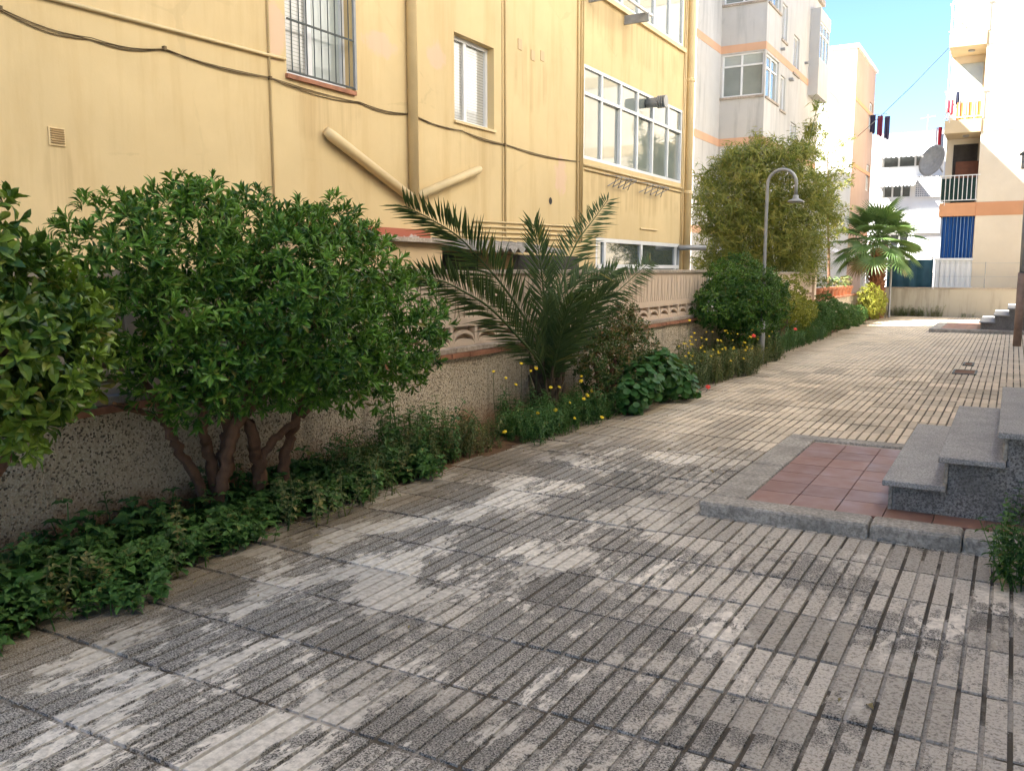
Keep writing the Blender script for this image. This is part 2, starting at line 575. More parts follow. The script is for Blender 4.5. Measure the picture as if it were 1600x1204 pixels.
TV, TF = tile_verts(5, TW, TD)
tile_me = MB().add(TV - np.array([TW / 2, TD / 2, 0]), TF).mesh('tile', M['tile'])
nx = int((PX1 - PX0) / TW) + 1
ny = int((PY1 - PY0) / TD) + 1
cells = []
for j in range(ny):
    for i in range(nx):
        cx = PX0 + .0 + (i + .5) * TW
        cy = .78 + (j - .5) * TD + .006 * cx
        if cx + TW / 2 > PX1 + .3:
            continue
        # under the two landings there is no paving
        if cx > -1.38 and 5.35 < cy < 7.5:
            continue
        if cx > -1.5 and 23.75 < cy < 26.75:
            continue
        cells.append((cx, cy))
vis = [q for q in cells if q[1] > 1.55 and -1.62 < (q[0] - .2) / q[1] and q[0] / q[1] < .1]
vis.sort(key=lambda q: q[0] ** 2 + q[1] ** 2)
near = set(vis[:300])
rest = MB()
for q in cells:
    dz = random.uniform(-.003, .003) + .004 * math.sin(q[0] * 2.1) * math.sin(q[1] * 1.3)
    if q in near:
        ry = Matrix.Rotation(random.gauss(0, .003), 3, 'Z') @ Matrix.Rotation(random.gauss(0, .004), 3, 'X') @ Matrix.Rotation(random.gauss(0, .004), 3, 'Y')
        link_copy('tile', tile_me, pavement, (q[0], q[1], dz), ry)
    else:
        rest.add(TV - np.array([TW / 2, TD / 2, 0]) + np.array([q[0], q[1], dz]), TF)
tag(rest.build('far_tiles', M['tile'], pavement), kind='stuff')

# ------------------------------------------------------------------ building helpers
def grid_wall(axis, c, u0, u1, z0, z1, holes, depth, sgn):
    """wall in plane axis=c with rectangular holes (u0,u1,z0,z1) and reveals of given depth; sgn: outward side"""
    mb = MB()
    us = sorted({u0, u1, *[h[0] for h in holes], *[h[1] for h in holes]})
    zs = sorted({z0, z1, *[h[2] for h in holes], *[h[3] for h in holes]})
    us = [u for u in us if u0 <= u <= u1]
    zs = [q for q in zs if z0 <= q <= z1]
    P = (lambda u, z, d=0: (c - sgn * d, u, z)) if axis == 'x' else (lambda u, z, d=0: (u, c - sgn * d, z))
    for a, b in zip(us, us[1:]):
        for p, q in zip(zs, zs[1:]):
            m, n = (a + b) / 2, (p + q) / 2
            if any(h[0] < m < h[1] and h[2] < n < h[3] for h in holes):
                continue
            mb.quad(P(a, p), P(b, p), P(b, q), P(a, q))
    for h in holes:
        a, b, p, q = h[:4]
        d = h[4] if len(h) > 4 else depth
        mb.quad(P(a, p), P(a, q), P(a, q, d), P(a, p, d))
        mb.quad(P(b, p), P(b, q), P(b, q, d), P(b, p, d))
        mb.quad(P(a, q), P(b, q), P(b, q, d), P(a, q, d))
        mb.quad(P(a, p), P(b, p), P(b, p, d), P(a, p, d))
    return mb


def wbox(mb, axis, c, sgn, u0, u1, z0, z1, d0, d1):
    """box on a wall plane: d = distance OUT of the plane (negative = recessed)"""
    lo, hi = sorted((c + sgn * d0, c + sgn * d1))
    if axis == 'x':
        mb.box(lo, hi, u0, u1, z0, z1)
    else:
        mb.box(u0, u1, lo, hi, z0, z1)
    return mb


def window(parent, axis, c, sgn, u0, u1, z0, z1, cols, rows, rec, fm, gm, fw=.05, name='window', inset=()):
    """frame as part, each pane a sub-part. cols/rows: list of fractional boundaries"""
    U = [u0 + (u1 - u0) * q for q in cols]
    Zs = [z0 + (z1 - z0) * q for q in rows]
    f = MB()
    e = .0015
    wbox(f, axis, c, sgn, u0 + e, u1 - e, z0 + e, z0 + fw, -rec - .03, -rec + .03)
    wbox(f, axis, c, sgn, u0 + e, u1 - e, z1 - fw, z1 - e, -rec - .03, -rec + .03)
    for i, u in enumerate(U):
        a, b = (u + e, u + fw) if i == 0 else ((u - fw, u - e) if i == len(U) - 1 else (u - fw * .6, u + fw * .6))
        wbox(f, axis, c, sgn, a, b, z0 + fw, z1 - fw, -rec - .028, -rec + .027)
    for zz in Zs[1:-1]:
        wbox(f, axis, c, sgn, u0 + fw, u1 - fw, zz - fw * .5, zz + fw * .5, -rec - .025, -rec + .032)
    o = f.build(name, fm, parent)
    k = 0
    for a, b in zip(U, U[1:]):
        for p, q in zip(Zs, Zs[1:]):
            g = gm[k % len(gm)] if isinstance(gm, list) else gm
            off = inset[k % len(inset)] if inset else 0
            wbox(MB(), axis, c, sgn, a + .01, b - .01, p + .01, q - .01, -rec - .012 - off, -rec - .006 - off).build('pane', g, o)
            k += 1
    return o


# ------------------------------------------------------------------ yellow building
BX = -6.2
yb = thing('apartment_building', (BX, 8, 0), 'yellow rendered apartment block with glazed gallery, pipes and cables on the left', 'building')
holes = [(6.47, 7.45, 3.37, 4.92, .16), (9.39, 10.35, 3.36, 4.42, .17), (13.15, 17.97, 3.3, 4.78, .07),
         (13.15, 17.9, 6.02, 7.5, .07), (13.7, 18.05, .9, 2.05, .07), (9.39, 10.35, 6.1, 7.2, .17), (6.47, 7.45, 6.1, 7.6, .16),
         (2.2, 3.2, 6.1, 7.6, .16)]
mb = grid_wall('x', BX, -8, 18.4, -.4, 13, holes, .16, 1)
mb.quad((BX, 18.4, -.4), (-14.4, 18.4, -.4), (-14.4, 18.4, 13), (BX, 18.4, 13))
mb.quad((-14.4, -8, -.4), (-14.4, 18.4, -.4), (-14.4, 18.4, 13), (-14.4, -8, 13))
mb.quad((BX, -8, -.4), (-14.4, -8, -.4), (-14.4, -8, 13), (BX, -8, 13))
wall = mb.build('wall', M['yellow'], yb)
MB().box(-14.55, BX + .15, -8.15, 18.5, 13.0, 13.25).build('roof', M['cap'], yb)
w1 = window(yb, 'x', BX, 1, 6.47, 7.45, 3.37, 4.92, [0, .45, 1], [0, 1], .13, M['alu'], [M['glass_blind'], M['glass_frost']], .055)
tag(MB().box(BX - .15, BX + .035, 6.45, 7.47, 3.33, 3.372).build('sill', M['terra_brick'], w1))
for k in range(9):
    yy = 6.53 + k * .105
    MB().tube([(BX + .02, yy, 3.40), (BX + .02, yy, 4.9)], .006, 6).build('grille_bar', M['iron'], w1)
for zz in (3.40, 3.88, 4.6):
    MB().box(BX + .012, BX + .028, 6.475, 7.445, zz - .008, zz + .008).build('grille_rail', M['iron'], w1)
MB().box(BX + .003, BX + .03, 7.452, 7.485, 3.39, 4.92).build('grille_side', M['grey_metal'], w1)
w2 = window(yb, 'x', BX, 1, 9.39, 10.35, 3.36, 4.42, [0, .42, 1], [0, 1], .13, M['alu'], [M['glass_blind'], M['glass_blind']], .05)
MB().box(BX - .15, BX + .03, 9.37, 10.37, 3.33, 3.362).build('sill', M['yellow_pipe'], w2)
window(yb, 'x', BX, 1, 9.39, 10.35, 6.1, 7.2, [0, .45, 1], [0, 1], .13, M['alu'], M['glass_blind'], .05)
window(yb, 'x', BX, 1, 6.47, 7.45, 6.1, 7.6, [0, .45, 1], [0, 1], .13, M['alu'], M['glass_blind'], .05)
window(yb, 'x', BX, 1, 2.2, 3.2, 6.1, 7.6, [0, .45, 1], [0, 1], .13, M['alu'], M['glass_blind'], .05)
gc = [0, .155, .325, .49, .655, .83, 1]
window(yb, 'x', BX, 1, 13.15, 17.97, 3.3, 4.78, gc, [0, .7, 1], .03, M['alu'], M['glass_pale'], .05, 'gallery_window', (0, 0, .02, 0))
window(yb, 'x', BX, 1, 13.15, 17.9, 6.02, 7.5, gc, [0, .7, 1], .03, M['alu'], M['glass_pale'], .05, 'gallery_window')
window(yb, 'x', BX, 1, 13.7, 18.05, .9, 2.05, [0, .09, .49, .94, 1], [0, .5, .58, 1], .03, M['alu'], [M['glass_dark'], M['glass_dark'], M['glass_dark']], .07, 'ground_window')
# pipes, conduits and cables fixed to the wall
def pipe(pts, r, m=None, name='downpipe', n=8):
    return MB().tube(pts, r, n).build(name, m or M['yellow_pipe'], yb, smooth=True)


pipe([(BX + .06, 8.42, 12.9), (BX + .06, 8.43, 2.2)], .06)
pipe([(BX + .06, 18.25, 12.9), (BX + .06, 18.28, .4)], .085)
for zz in (3.1, 5.4, 7.9):
    MB().lathe((BX + .06, 18.27, zz), [(.09, 0), (.098, .01), (.098, .06), (.09, .07)], 12).build('pipe_collar', M['yellow_pipe'], yb)
pipe([(BX + .055, 6.95, 2.90), (BX + .06, 7.02, 2.86), (BX + .07, 8.36, 2.33)], [.045, .06, .06])
pipe([(BX + .05, 9.9, 2.81), (BX + .06, 9.84, 2.79), (BX + .075, 8.48, 2.36)], [.04, .055, .055])
for yy, r in ((6.225, .012), (10.62, .014), (10.55, .006), (12.9, .018), (13.02, .016), (13.1, .014)):
    pipe([(BX + r, yy, 12.5), (BX + r, yy + .01, 1.95)], r, name='conduit', n=6)
for yy in (17.99, 18.08):
    pipe([(BX + .015, yy, 7.4), (BX + .015, yy, .5)], .014, name='conduit', n=6)
for k, zz in enumerate((1.99, 2.06, 2.13, 2.20)):
    pipe([(BX + .015, 9.2 + .2 * k, zz - .06), (BX + .015, 13.05, zz)], .013, name='conduit', n=6)
pipe([(BX + .015, 10.9, 1.86), (BX + .015, 13.5, 1.9)], .012, name='conduit', n=6)
pipe([(BX + .02, 3.2, 3.43), (BX + .02, 6.2, 3.49), (BX + .02, 6.44, 3.50)], .016, name='conduit', n=6)
pipe([(BX + .02, 13.15, 3.2), (BX + .02, 18.05, 3.2)], .02, name='conduit', n=6)
pipe([(BX + .02, 13.2, 3.13), (BX + .02, 18.0, 3.12)], .014, name='conduit', n=6)
cab = [(3.0, 3.30), (3.71, 3.284), (4.387, 3.241), (5.054, 3.302), (6.232, 3.283), (7.531, 3.276), (8.446, 3.294), (9.529, 3.244), (10.657, 3.206), (13.015, 3.228)]
for k in range(3):
    P = []
    for i in range(len(cab) - 1):
        for s in range(6):
            f = s / 6
            yy = cab[i][0] * (1 - f) + cab[i + 1][0] * f
            zz = cab[i][1] * (1 - f) + cab[i + 1][1] * f - (.02 + .012 * k) * math.sin(math.pi * f) + (k - 1) * .012 * math.sin(yy * 1.7 + k * 2)
            P.append((BX + .01 + (k % 2) * .012, yy, zz))
    P.append((BX + .02, 13.0, 3.228))
    pipe(P, .0042, M['cable'], 'cable', 5)
for yy, zz in ((3.7, 3.29), (5.05, 3.31), (6.23, 3.29), (8.45, 3.30), (10.6, 3.21)):
    MB().box(BX + .002, BX + .035, yy - .012, yy + .012, zz - .02, zz + .012).build('cable_clip', M['cable'], yb)
# vents, hole, brackets
v = MB().box(BX + .001, BX + .012, 4.0, 4.13, 2.41, 2.54).build('vent_grille', M['yellow_pipe'], yb)
for k in range(7):
    MB().add([(BX + .013, 4.012, 2.424 + k * .0165), (BX + .013, 4.118, 2.424 + k * .0165), (BX + .026, 4.118, 2.43 + k * .0165), (BX + .026, 4.012, 2.43 + k * .0165),
              (BX + .013, 4.012, 2.434 + k * .0165), (BX + .013, 4.118, 2.434 + k * .0165)],
             [(0, 1, 2, 3), (3, 2, 5, 4), (0, 3, 4), (1, 5, 2)]).build('slat', M['beige'], v)
for yy, zz in ((11.05, 4.62), (11.43, 4.55), (11.72, 4.6)):
    MB().box(BX + .001, BX + .01, yy - .055, yy + .055, zz - .07, zz + .07).build('vent_cover', M['beige'], yb)
MB().add([(BX + .004, 12.01 + .055 * math.cos(a * .628), 2.543 + .055 * math.sin(a * .628)) for a in range(10)], [tuple(range(10))]).build('pipe_hole', M['darkvoid'], yb)  # flat disc, the hole's shade is put into its colour
MB().tube([(BX - .02, 16.0, 4.62), (BX + .3, 16.0, 4.62)], .09, 14).build('flue', M['galv'], yb, smooth=True)
for k in range(3):
    MB().lathe((0, 0, 0), [(.09, 0), (.115, .005), (.115, .03), (.09, .035)], 14)
fl = MB()
for k in range(4):
    fl.tube([(BX + .20 + k * .045, 16.0, 4.62), (BX + .225 + k * .045, 16.0, 4.62)], .115, 14)
fl.build('flue_cap', M['galv'], yb)
for y0, y1 in ((14.05, 14.95), (15.5, 16.65)):
    rk = MB()
    for k in range(4):
        a = y0 + (y1 - y0) * k / 4
        b = y0 + (y1 - y0) * (k + 1) / 4
        rk.tube([(BX + .05, a, 2.93), (BX + .22, b, 3.08)], .008, 5)
        rk.tube([(BX + .05, b, 2.93), (BX + .22, a, 3.08)], .008, 5)
    rk.tube([(BX + .22, y0, 3.09), (BX + .22, y1, 3.09)], .008, 5)
    rk.tube([(BX + .02, y0, 3.12), (BX + .22, y0, 3.09)], .008, 5)
    rk.tube([(BX + .02, y1, 3.12), (BX + .22, y1, 3.09)], .008, 5)
    rk.build('drying_rack', M['galv'], yb)
for y0 in (13.3, 14.78):
    MB().box(BX + .0, BX + .45, y0, y0 + .04, 5.75, 5.9).build('awning_bracket', M['grey_metal'], yb)
MB().tube([(BX + .42, 13.2, 5.9), (BX + .42, 15.0, 5.9)], .03, 8).build('awning_rail', M['alu'], yb)
MB().box(BX + .001, BX + .06, 13.1, 17.95, 5.92, 6.0).build('sill', M['yellow_pipe'], yb)
MB().tube([(BX + .01, 15.7, 2.28), (BX + .02, 16.55, 2.28)], .016, 6).build('rail_stub', M['yellow_pipe'], yb)
MB().tube([(BX + .05, 17.8, 1.97), (BX + .5, 18.2, 1.97)], .055, 12).build('waste_pipe', M['galv'], yb, smooth=True)
# low annexe: slab edge with red band above, beige wall under it
MB().box(BX + .002, BX + .06, 6.2, 8.75, 1.86, 1.975).build('primer_band', M['redband'], yb)
MB().box(BX + .002, BX + .42, 6.1, 8.75, 1.81, 1.858).build('roof_edge', M['cap'], yb)
MB().box(BX + .002, BX + .33, 6.1, 8.6, -.2, 1.808).build('annexe_wall', M['beige'], yb)
MB().box(BX + .002, BX + .05, 8.602, 12.9, -.2, 1.72).build('porch_shade_panel', M['darkvoid'], yb)  # dark slab on the wall, painted as the shade of the porch opening
MB().box(BX + .05, BX + .35, 9.85, 10.25, -.2, 1.70).build('porch_pier', M['beige'], yb)
co = MB()
NN = 60
for i in range(NN):
    a, b = 8.76 + 2.3 * i / NN, 8.76 + 2.3 * (i + 1) / NN
    za, zb = .035 * math.sin(a * 30), .035 * math.sin(b * 30)
    co.quad((BX + .75, a, 1.75 + za), (BX + .75, b, 1.75 + zb), (BX + .03, b, 1.87 + zb), (BX + .03, a, 1.87 + za))
    co.quad((BX + .75, a, 1.735 + za), (BX + .75, b, 1.735 + zb), (BX + .75, b, 1.75 + zb), (BX + .75, a, 1.75 + za))
co.build('corrugated_roof', M['kerb'], yb)

# ------------------------------------------------------------------ garden wall and balustrade
WX = -4.2
gw = thing('garden_wall', (WX, 8, 0), 'pebble-dashed garden wall with terracotta coping running along the planting bed', 'wall')
mb = MB()
NB = 90
for i in range(NB):
    a, b = -1 + 32.4 * i / NB, -1 + 32.4 * (i + 1) / NB
    mb.quad((WX, a, -.1), (WX, b, -.1), (WX, b, .735), (WX, a, .735))
mb.quad((WX - .2, -1, -.1), (WX - .2, 31.4, -.1), (WX - .2, 31.4, .735), (WX - .2, -1, .735))
mb.quad((WX, -1, .735), (WX, 31.4, .735), (WX - .2, 31.4, .735), (WX - .2, -1, .735))
mb.quad((WX, -1, -.1), (WX - .2, -1, -.1), (WX - .2, -1, .735), (WX, -1, .735))
mb.build('wall_face', M['pebble'], gw)
brick_me = MB().box(-.12, .12, -.139, .139, -.02, .02).mesh('brick', M['terra_brick'])
k = 0
yy = 1.0
while yy < 31.2:
    link_copy('brick', brick_me, gw, (WX - .085 + random.uniform(-.006, .006), yy, .757 + random.uniform(-.003, .003)),
              Matrix.Rotation(random.gauss(0, .012), 3, 'Z'))
    yy += .283
for i in range(12):
    a = .9 + i * 1.09
    MB().box(WX - .2, WX + .015 + random.uniform(-.006, .004), a, a + 1.083, .779, .825).build('ledge_stone', M['cap'], gw, bevel=.006)

bal = thing('concrete_balustrade', (WX - .06, 8, .82), 'pale pink precast concrete balustrade with wavy slits on the garden wall', 'balustrade')


def panel_template():
    V, F = [], []

    def strip(L, Rr, zs, xf, xb):
        """bar bounded by curves L(z), R(z)"""
        i = len(V)
        for z in zs:
            V.extend([(xf, L(z), z), (xf, Rr(z), z), (xb, L(z), z), (xb, Rr(z), z)])
        for k in range(len(zs) - 1):
            a = i + 4 * k
            b = a + 4
            F.extend([(a, a + 1, b + 1, b), (a, b, b + 2, a + 2), (a + 1, a + 3, b + 3, b + 1)])
        F.append((i, i + 2, i + 3, i + 1))
        e = i + 4 * (len(zs) - 1)
        F.append((e, e + 1, e + 3, e + 2))

    W = .4
    zs = [.25 + .36 * k / 7 for k in range(8)]
    cen = [.045, .125, .20, .275, .355]
    bow = [.022, -.028, .006, .028, -.022]
    hw = .0105

    def curve(k, side):
        return lambda z: cen[k] + bow[k] * (1 - ((z - .43) / .18) ** 2) + side * hw
    edges = [lambda z: 0.0]
    for k in range(5):
        strip(edges[-1], curve(k, -1), zs, .0, -.075)
        edges.append(curve(k, 1))
    strip(edges[-1], lambda z: W - .001, zs, .0, -.075)
    # top and middle rails
    def bx(x0, x1, y0, y1, z0, z1):
        i = len(V)
        V.extend([(x0, y0, z0), (x1, y0, z0), (x1, y1, z0), (x0, y1, z0), (x0, y0, z1), (x1, y0, z1), (x1, y1, z1), (x0, y1, z1)])
        F.extend([(i + 3, i + 2, i + 1, i), (i + 4, i + 5, i + 6, i + 7), (i, i + 1, i + 5, i + 4), (i + 1, i + 2, i + 6, i + 5), (i + 2, i + 3, i + 7, i + 6), (i + 3, i, i + 4, i + 7)])
    bx(-.075, .001, 0, W - .001, .61, .635)
    bx(-.075, .001, 0, W - .001, .175, .25)
    bx(-.075, .001, 0, .022, 0, .175)
    bx(-.075, .001, W - .023, W - .001, 0, .175)
    bx(-.09, -.075, 0, W - .001, 0, .635)          # back plate
    n = 12
    def solid(u):
        c = math.sqrt(max(0, 1 - u * u))
        f0 = .012 + .05 * c
        g0 = .012 + .098 * c
        h0 = min(g0 + .03, .165)
        return f0, g0, h0
    for k in range(n):
        ua, ub = -1 + 2 * k / n, -1 + 2 * (k + 1) / n
        ya, yb_ = .022 + (W - .045) * (ua + 1) / 2, .022 + (W - .045) * (ub + 1) / 2
        fa, ga, ha = solid(ua)
        fb, gb, hb = solid(ub)
        for (za0, za1, zb0, zb1) in ((0, fa, 0, fb), (ga, ha, gb, hb)):
            i = len(V)
            V.extend([(0, ya, za0), (0, yb_, zb0), (0, yb_, zb1), (0, ya, za1), (-.075, ya, za0), (-.075, yb_, zb0), (-.075, yb_, zb1), (-.075, ya, za1)])
            F.extend([(i, i + 1, i + 2, i + 3), (i + 3, i + 2, i + 6, i + 7), (i, i + 4, i + 5, i + 1)])
    return np.array(V, float), F


PV, PF = panel_template()
panel_me = MB().add(PV, PF).mesh('panel', M['precast'])
yy = 1.18
while yy < 13.55:
    link_copy('panel', panel_me, bal, (WX - .06, yy, .826))
    yy += .4
yend = yy
for i in range(9):
    a = 1.15 + i * 1.392
    MB().box(WX - .15, WX - .035, a, a + 1.386, 1.463, 1.505).build('coping', M['cap'], bal, bevel=.006)
MB().box(WX - .14, WX - .045, yend + .002, yend + .1, .826, 1.462).build('end_post', M['precast'], bal)

# balustrade of the next garden, mostly behind shrubs
bal2 = thing('concrete_balustrade', (WX - .06, 19, .78), 'pale balustrade with pillar on the wall behind the yellow-leaved shrub', 'balustrade')
yy = 17.0
while yy < 22.0:
    link_copy('panel', panel_me, bal2, (WX - .06, yy, .785))
    yy += .4
MB().box(WX - .17, WX + .0, yy + .002, yy + .22, .782, 1.75).build('pillar', M['precast'], bal2, bevel=.008)
MB().box(WX - .15, WX - .035, 17.0, yy, 1.423, 1.46).build('coping', M['cap'], bal2)

# ------------------------------------------------------------------ entrance landing and steps
def landing(x0, y0, y1, x1, label, tiles=True, steps=3, sx=-.58, near=True):
    L = thing('entrance_landing', (x0, y0, 0), label[0], 'landing')
    z = .09
    if near:
        segs = [(x0, x0 + .98), (x0 + .985, x0 + 1.45), (x0 + 1.455, x1)]
    else:
        segs = [(x0, x0 + 1.3), (x0 + 1.305, x1)]
    for a, b in segs:
        MB().box(a, b, y0, y0 + .2, -.04, z + random.uniform(-.004, .002)).build('kerb_stone', M['kerb'], L, bevel=.02)
    for a, b in ((y0 + .203, y0 + 1.25), (y0 + 1.255, y1 - .17)):
        MB().box(x0 - .003, x0 + .235, a, b, -.04, z - .002).build('kerb_stone', M['kerb'], L, bevel=.02)
    MB().box(x0, x1, y1 - .168, y1, -.04, z - .004).build('kerb_stone', M['kerb'], L, bevel=.02)
    MB().box(x0 + .236, x1, y0 + .202, y1 - .17, -.04, z - .026).build('mortar_bed', M['cap'], L)
    tx, ty = .262, .302
    tm = MB().box(-tx / 2 + .003, tx / 2 - .003, -ty / 2 + .003, ty / 2 - .003, -.01, .008).mesh('tile', M['floortile'])
    cx = x0 + .24 + tx / 2
    while cx + tx / 2 < x1 + .2:
        cy = y0 + .205 + ty / 2
        while cy + ty / 2 < y1 - .14:
            o = link_copy('tile', tm, L, (cx, cy, z - .018 + random.uniform(-.001, .001)), Matrix.Rotation(random.gauss(0, .003), 3, 'Y'))
            cy += ty
        cx += tx
    st = thing('entrance_steps', (sx, y0 + .3, .09), label[1], 'steps')
    ya, yb_ = y0 + .42, y1 - .1
    h = .17
    for k in range(steps):
        xa = sx + .29 * k
        zt = z - .01 + h * (k + 1) + .02
        MB().box(xa + .035, x1 + .4, ya, yb_, zt - h - .0355 if k else z - .009, zt - .036).build('step_block', M['stepside'], st)
        MB().box(xa + .012, xa + .034, ya - .012, yb_ + .01, (zt - h) if k else z - .009, zt - .037).build('riser', M['kerb'], st, bevel=.003)
        MB().box(xa - .02, (xa + .32) if k < steps - 1 else x1 + .4, ya - .075, yb_ + .04, zt - .035, zt).build('tread', M['tread'], st, bevel=.006)
    return L, st


landing(-1.6, 5.12, 7.72, 1.0,
        ('near entrance landing of red floor tiles framed by grey concrete kerb', 'near grey terrazzo steps rising from the red tiled landing'))
landing(-1.72, 23.5, 27.0, 1.0,
        ('far entrance landing with low grey kerb near the sunlit strip', 'far grey steps beside the rusty pole'), near=False, sx=-.64)

# right-hand building whose entrances these are (just outside the frame)
rb0 = thing('apartment_building', (1.0, 12, 0), 'unseen white apartment block along the right edge behind the entrance steps', 'building')
hs = []
for fl_ in range(4):
    for yy in (1.5, 4.0, 9.0, 12.0, 15.0, 18.0, 21.0):
        hs.append((yy, yy + 1.1, 1.9 + fl_ * 2.75, 3.2 + fl_ * 2.75, .15))
hs += [(6.0, 7.1, .6, 2.7, .25), (24.6, 25.7, .6, 2.7, .25)]
mb = grid_wall('x', 1.0, -2, 27.4, -.1, 12, hs, .15, -1)
mb.quad((1, 27.4, -.1), (9, 27.4, -.1), (9, 27.4, 12), (1, 27.4, 12))
mb.quad((1, -2, -.1), (9, -2, -.1), (9, -2, 12), (1, -2, 12))
mb.quad((1, -2, 12), (9, -2, 12), (9, 27.4, 12), (1, 27.4, 12))
mb.quad((9, -2, -.1), (9, 27.4, -.1), (9, 27.4, 12), (9, -2, 12))
mb.build('wall', M['white'], rb0)  # out of view; white chosen so its bounce light stays neutral
for h in hs:
    window(rb0, 'x', 1.0, -1, *h[:4], [0, .5, 1], [0, 1], .12, M['alu'], M['glass_blind'] if h[2] > 1 else M['glass_dark'], .05)

pole = thing('pole', (.14, 20.0, 0), 'slim grey and rust-brown pole with lantern box at the right edge', 'pole')
MB().tube([(.14, 20, 0), (.14, 20, 1.45)], .075, 12).build('pole_base', simple('faded_brown_paint', (.26, .18, .14), .7, .25, 6), pole, smooth=True)
MB().tube([(.14, 20, 1.45), (.12, 20, 3.5)], .055, 12).build('pole_shaft', M['galv'], pole, smooth=True)
MB().box(-.02, .2, 19.85, 20.1, 3.45, 3.72).build('lantern', M['grey_metal'], pole, bevel=.02)
MB().add([(-.06, 19.8, 3.722), (.24, 19.8, 3.722), (.24, 20.15, 3.722), (-.06, 20.15, 3.722), (.09, 19.97, 3.85)],
         [(3, 2, 1, 0), (0, 1, 4), (1, 2, 4), (2, 3, 4), (3, 0, 4)]).build('lantern_roof', M['iron'], pole)

# drain covers
for nm, (x0, x1, y0, y1), lb in (('drain_grate', (-.70, -.38, 14.15, 14.75), 'dark iron drain grate in the paving, larger of the two'),
                                 ('drain_cover', (-.62, -.46, 15.5, 15.95), 'small dark iron cover in the paving just beyond the grate')):
    d = thing(nm, (x0, y0, 0), lb, 'drain')
    f = MB()
    f.box(x0, x1, y0, y0 + .05, -.01, .012).box(x0, x1, y1 - .05, y1, -.01, .012)
    f.box(x0, x0 + .03, y0 + .05, y1 - .05, -.01, .012).box(x1 - .03, x1, y0 + .05, y1 - .05, -.01, .012)
    f.build('frame', M['iron'], d)
    k = y0 + .08
    while k < y1 - .08:
        MB().box(x0 + .03, x1 - .03, k, k + .03, -.008, .009).build('bar', M['rust'], d)
        k += .06

# ------------------------------------------------------------------ white-grey building behind
b2 = thing('apartment_building', (-7.05, 30, 0), 'weathered grey-white apartment block with peach bands behind the bamboo', 'building')
CX2, RX2, CY2 = -7.05, -8.45, 28.0
fw_ = [(-8.40, -7.10, 6.88, 8.18, .12), (-8.40, -7.10, 4.05, 5.35, .12), (-8.40, -7.10, 9.68, 11.0, .12), (-8.4, -7.1, 1.2, 2.55, .12)]
sw_ = [(28.12, 29.75, 6.85, 8.15, .12), (30.05, 30.75, 6.75, 7.85, .14), (31.75, 32.65, 8.25, 9.5, .14), (29.95, 30.7, 8.95, 10.1, .14),
       (28.12, 29.7, 9.65, 10.9, .12), (31.75, 32.65, 5.3, 6.6, .14), (30.05, 30.75, 4.0, 5.0, .14), (28.12, 29.75, 4.05, 5.35, .12)]
mb = grid_wall('y', CY2, RX2, CX2, -.1, 11.5, fw_, .12, -1)
mb.build('front_wall', M['greywhite'], b2)
mb = grid_wall('x', CX2, CY2, 36.3, -.1, 11.5, sw_, .12, 1)
mb.quad((CX2, 36.3, -.1), (-16, 36.3, -.1), (-16, 36.3, 11.5), (CX2, 36.3, 11.5))
mb.quad((-16, 25.6, 11.5), (RX2, 25.6, 11.5), (RX2, 36.3, 11.5), (-16, 36.3, 11.5))
mb.quad((RX2, CY2, 11.5), (CX2, CY2, 11.5), (CX2, 36.3, 11.5), (RX2, 36.3, 11.5))
mb.build('side_wall', M['greywhite'], b2)
mb = MB()
mb.quad((RX2, 25.6, -.1), (RX2, CY2, -.1), (RX2, CY2, 11.5), (RX2, 25.6, 11.5))
mb.quad((-16, 25.6, -.1), (RX2, 25.6, -.1), (RX2, 25.6, 11.5), (-16, 25.6, 11.5))
mb.quad((-16, 25.6, -.1), (-16, 36.3, -.1), (-16, 36.3, 11.5), (-16, 25.6, 11.5))
mb.build('recessed_wall', M['greywhite'], b2)
for zz in (2.62, 5.40, 8.22):
    MB().box(RX2 + .012, CX2 + .012, CY2 - .012, CY2 - .001, zz, zz + .23).build('painted_band', M['peach_band'], b2)
    MB().box(CX2 + .001, CX2 + .012, CY2, 36.2, zz, zz + .23).build('painted_band', M['peach_band'], b2)
    MB().box(RX2 + .001, RX2 + .012, 25.5, CY2 - .013, zz, zz + .23).build('painted_band', M['peach_band'], b2)
for h in fw_:
    o = window(b2, 'y', CY2, -1, *h[:4], [0, .47, 1], [0, .72, 1], .08, M['alu'], [M['glass_pale'], M['glass_frost']], .05)
    MB().box(h[0] - .04, h[1] + .04, CY2 - .05, CY2 - .001, h[2] - .07, h[2] - .002).build('sill', M['cap'], o)
for h in sw_:
    big_ = h[1] - h[0] > 1.2
    o = window(b2, 'x', CX2, 1, *h[:4], [0, .5, 1] if big_ else [0, 1], [0, .7, 1] if big_ else [0, 1], .09, M['alu'], M['glass_pale'] if big_ else M['glass_blind'], .05)
    MB().box(CX2 + .001, CX2 + .05, h[0] - .04, h[1] + .04, h[2] - .07, h[2] - .002).build('sill', M['cap'], o)
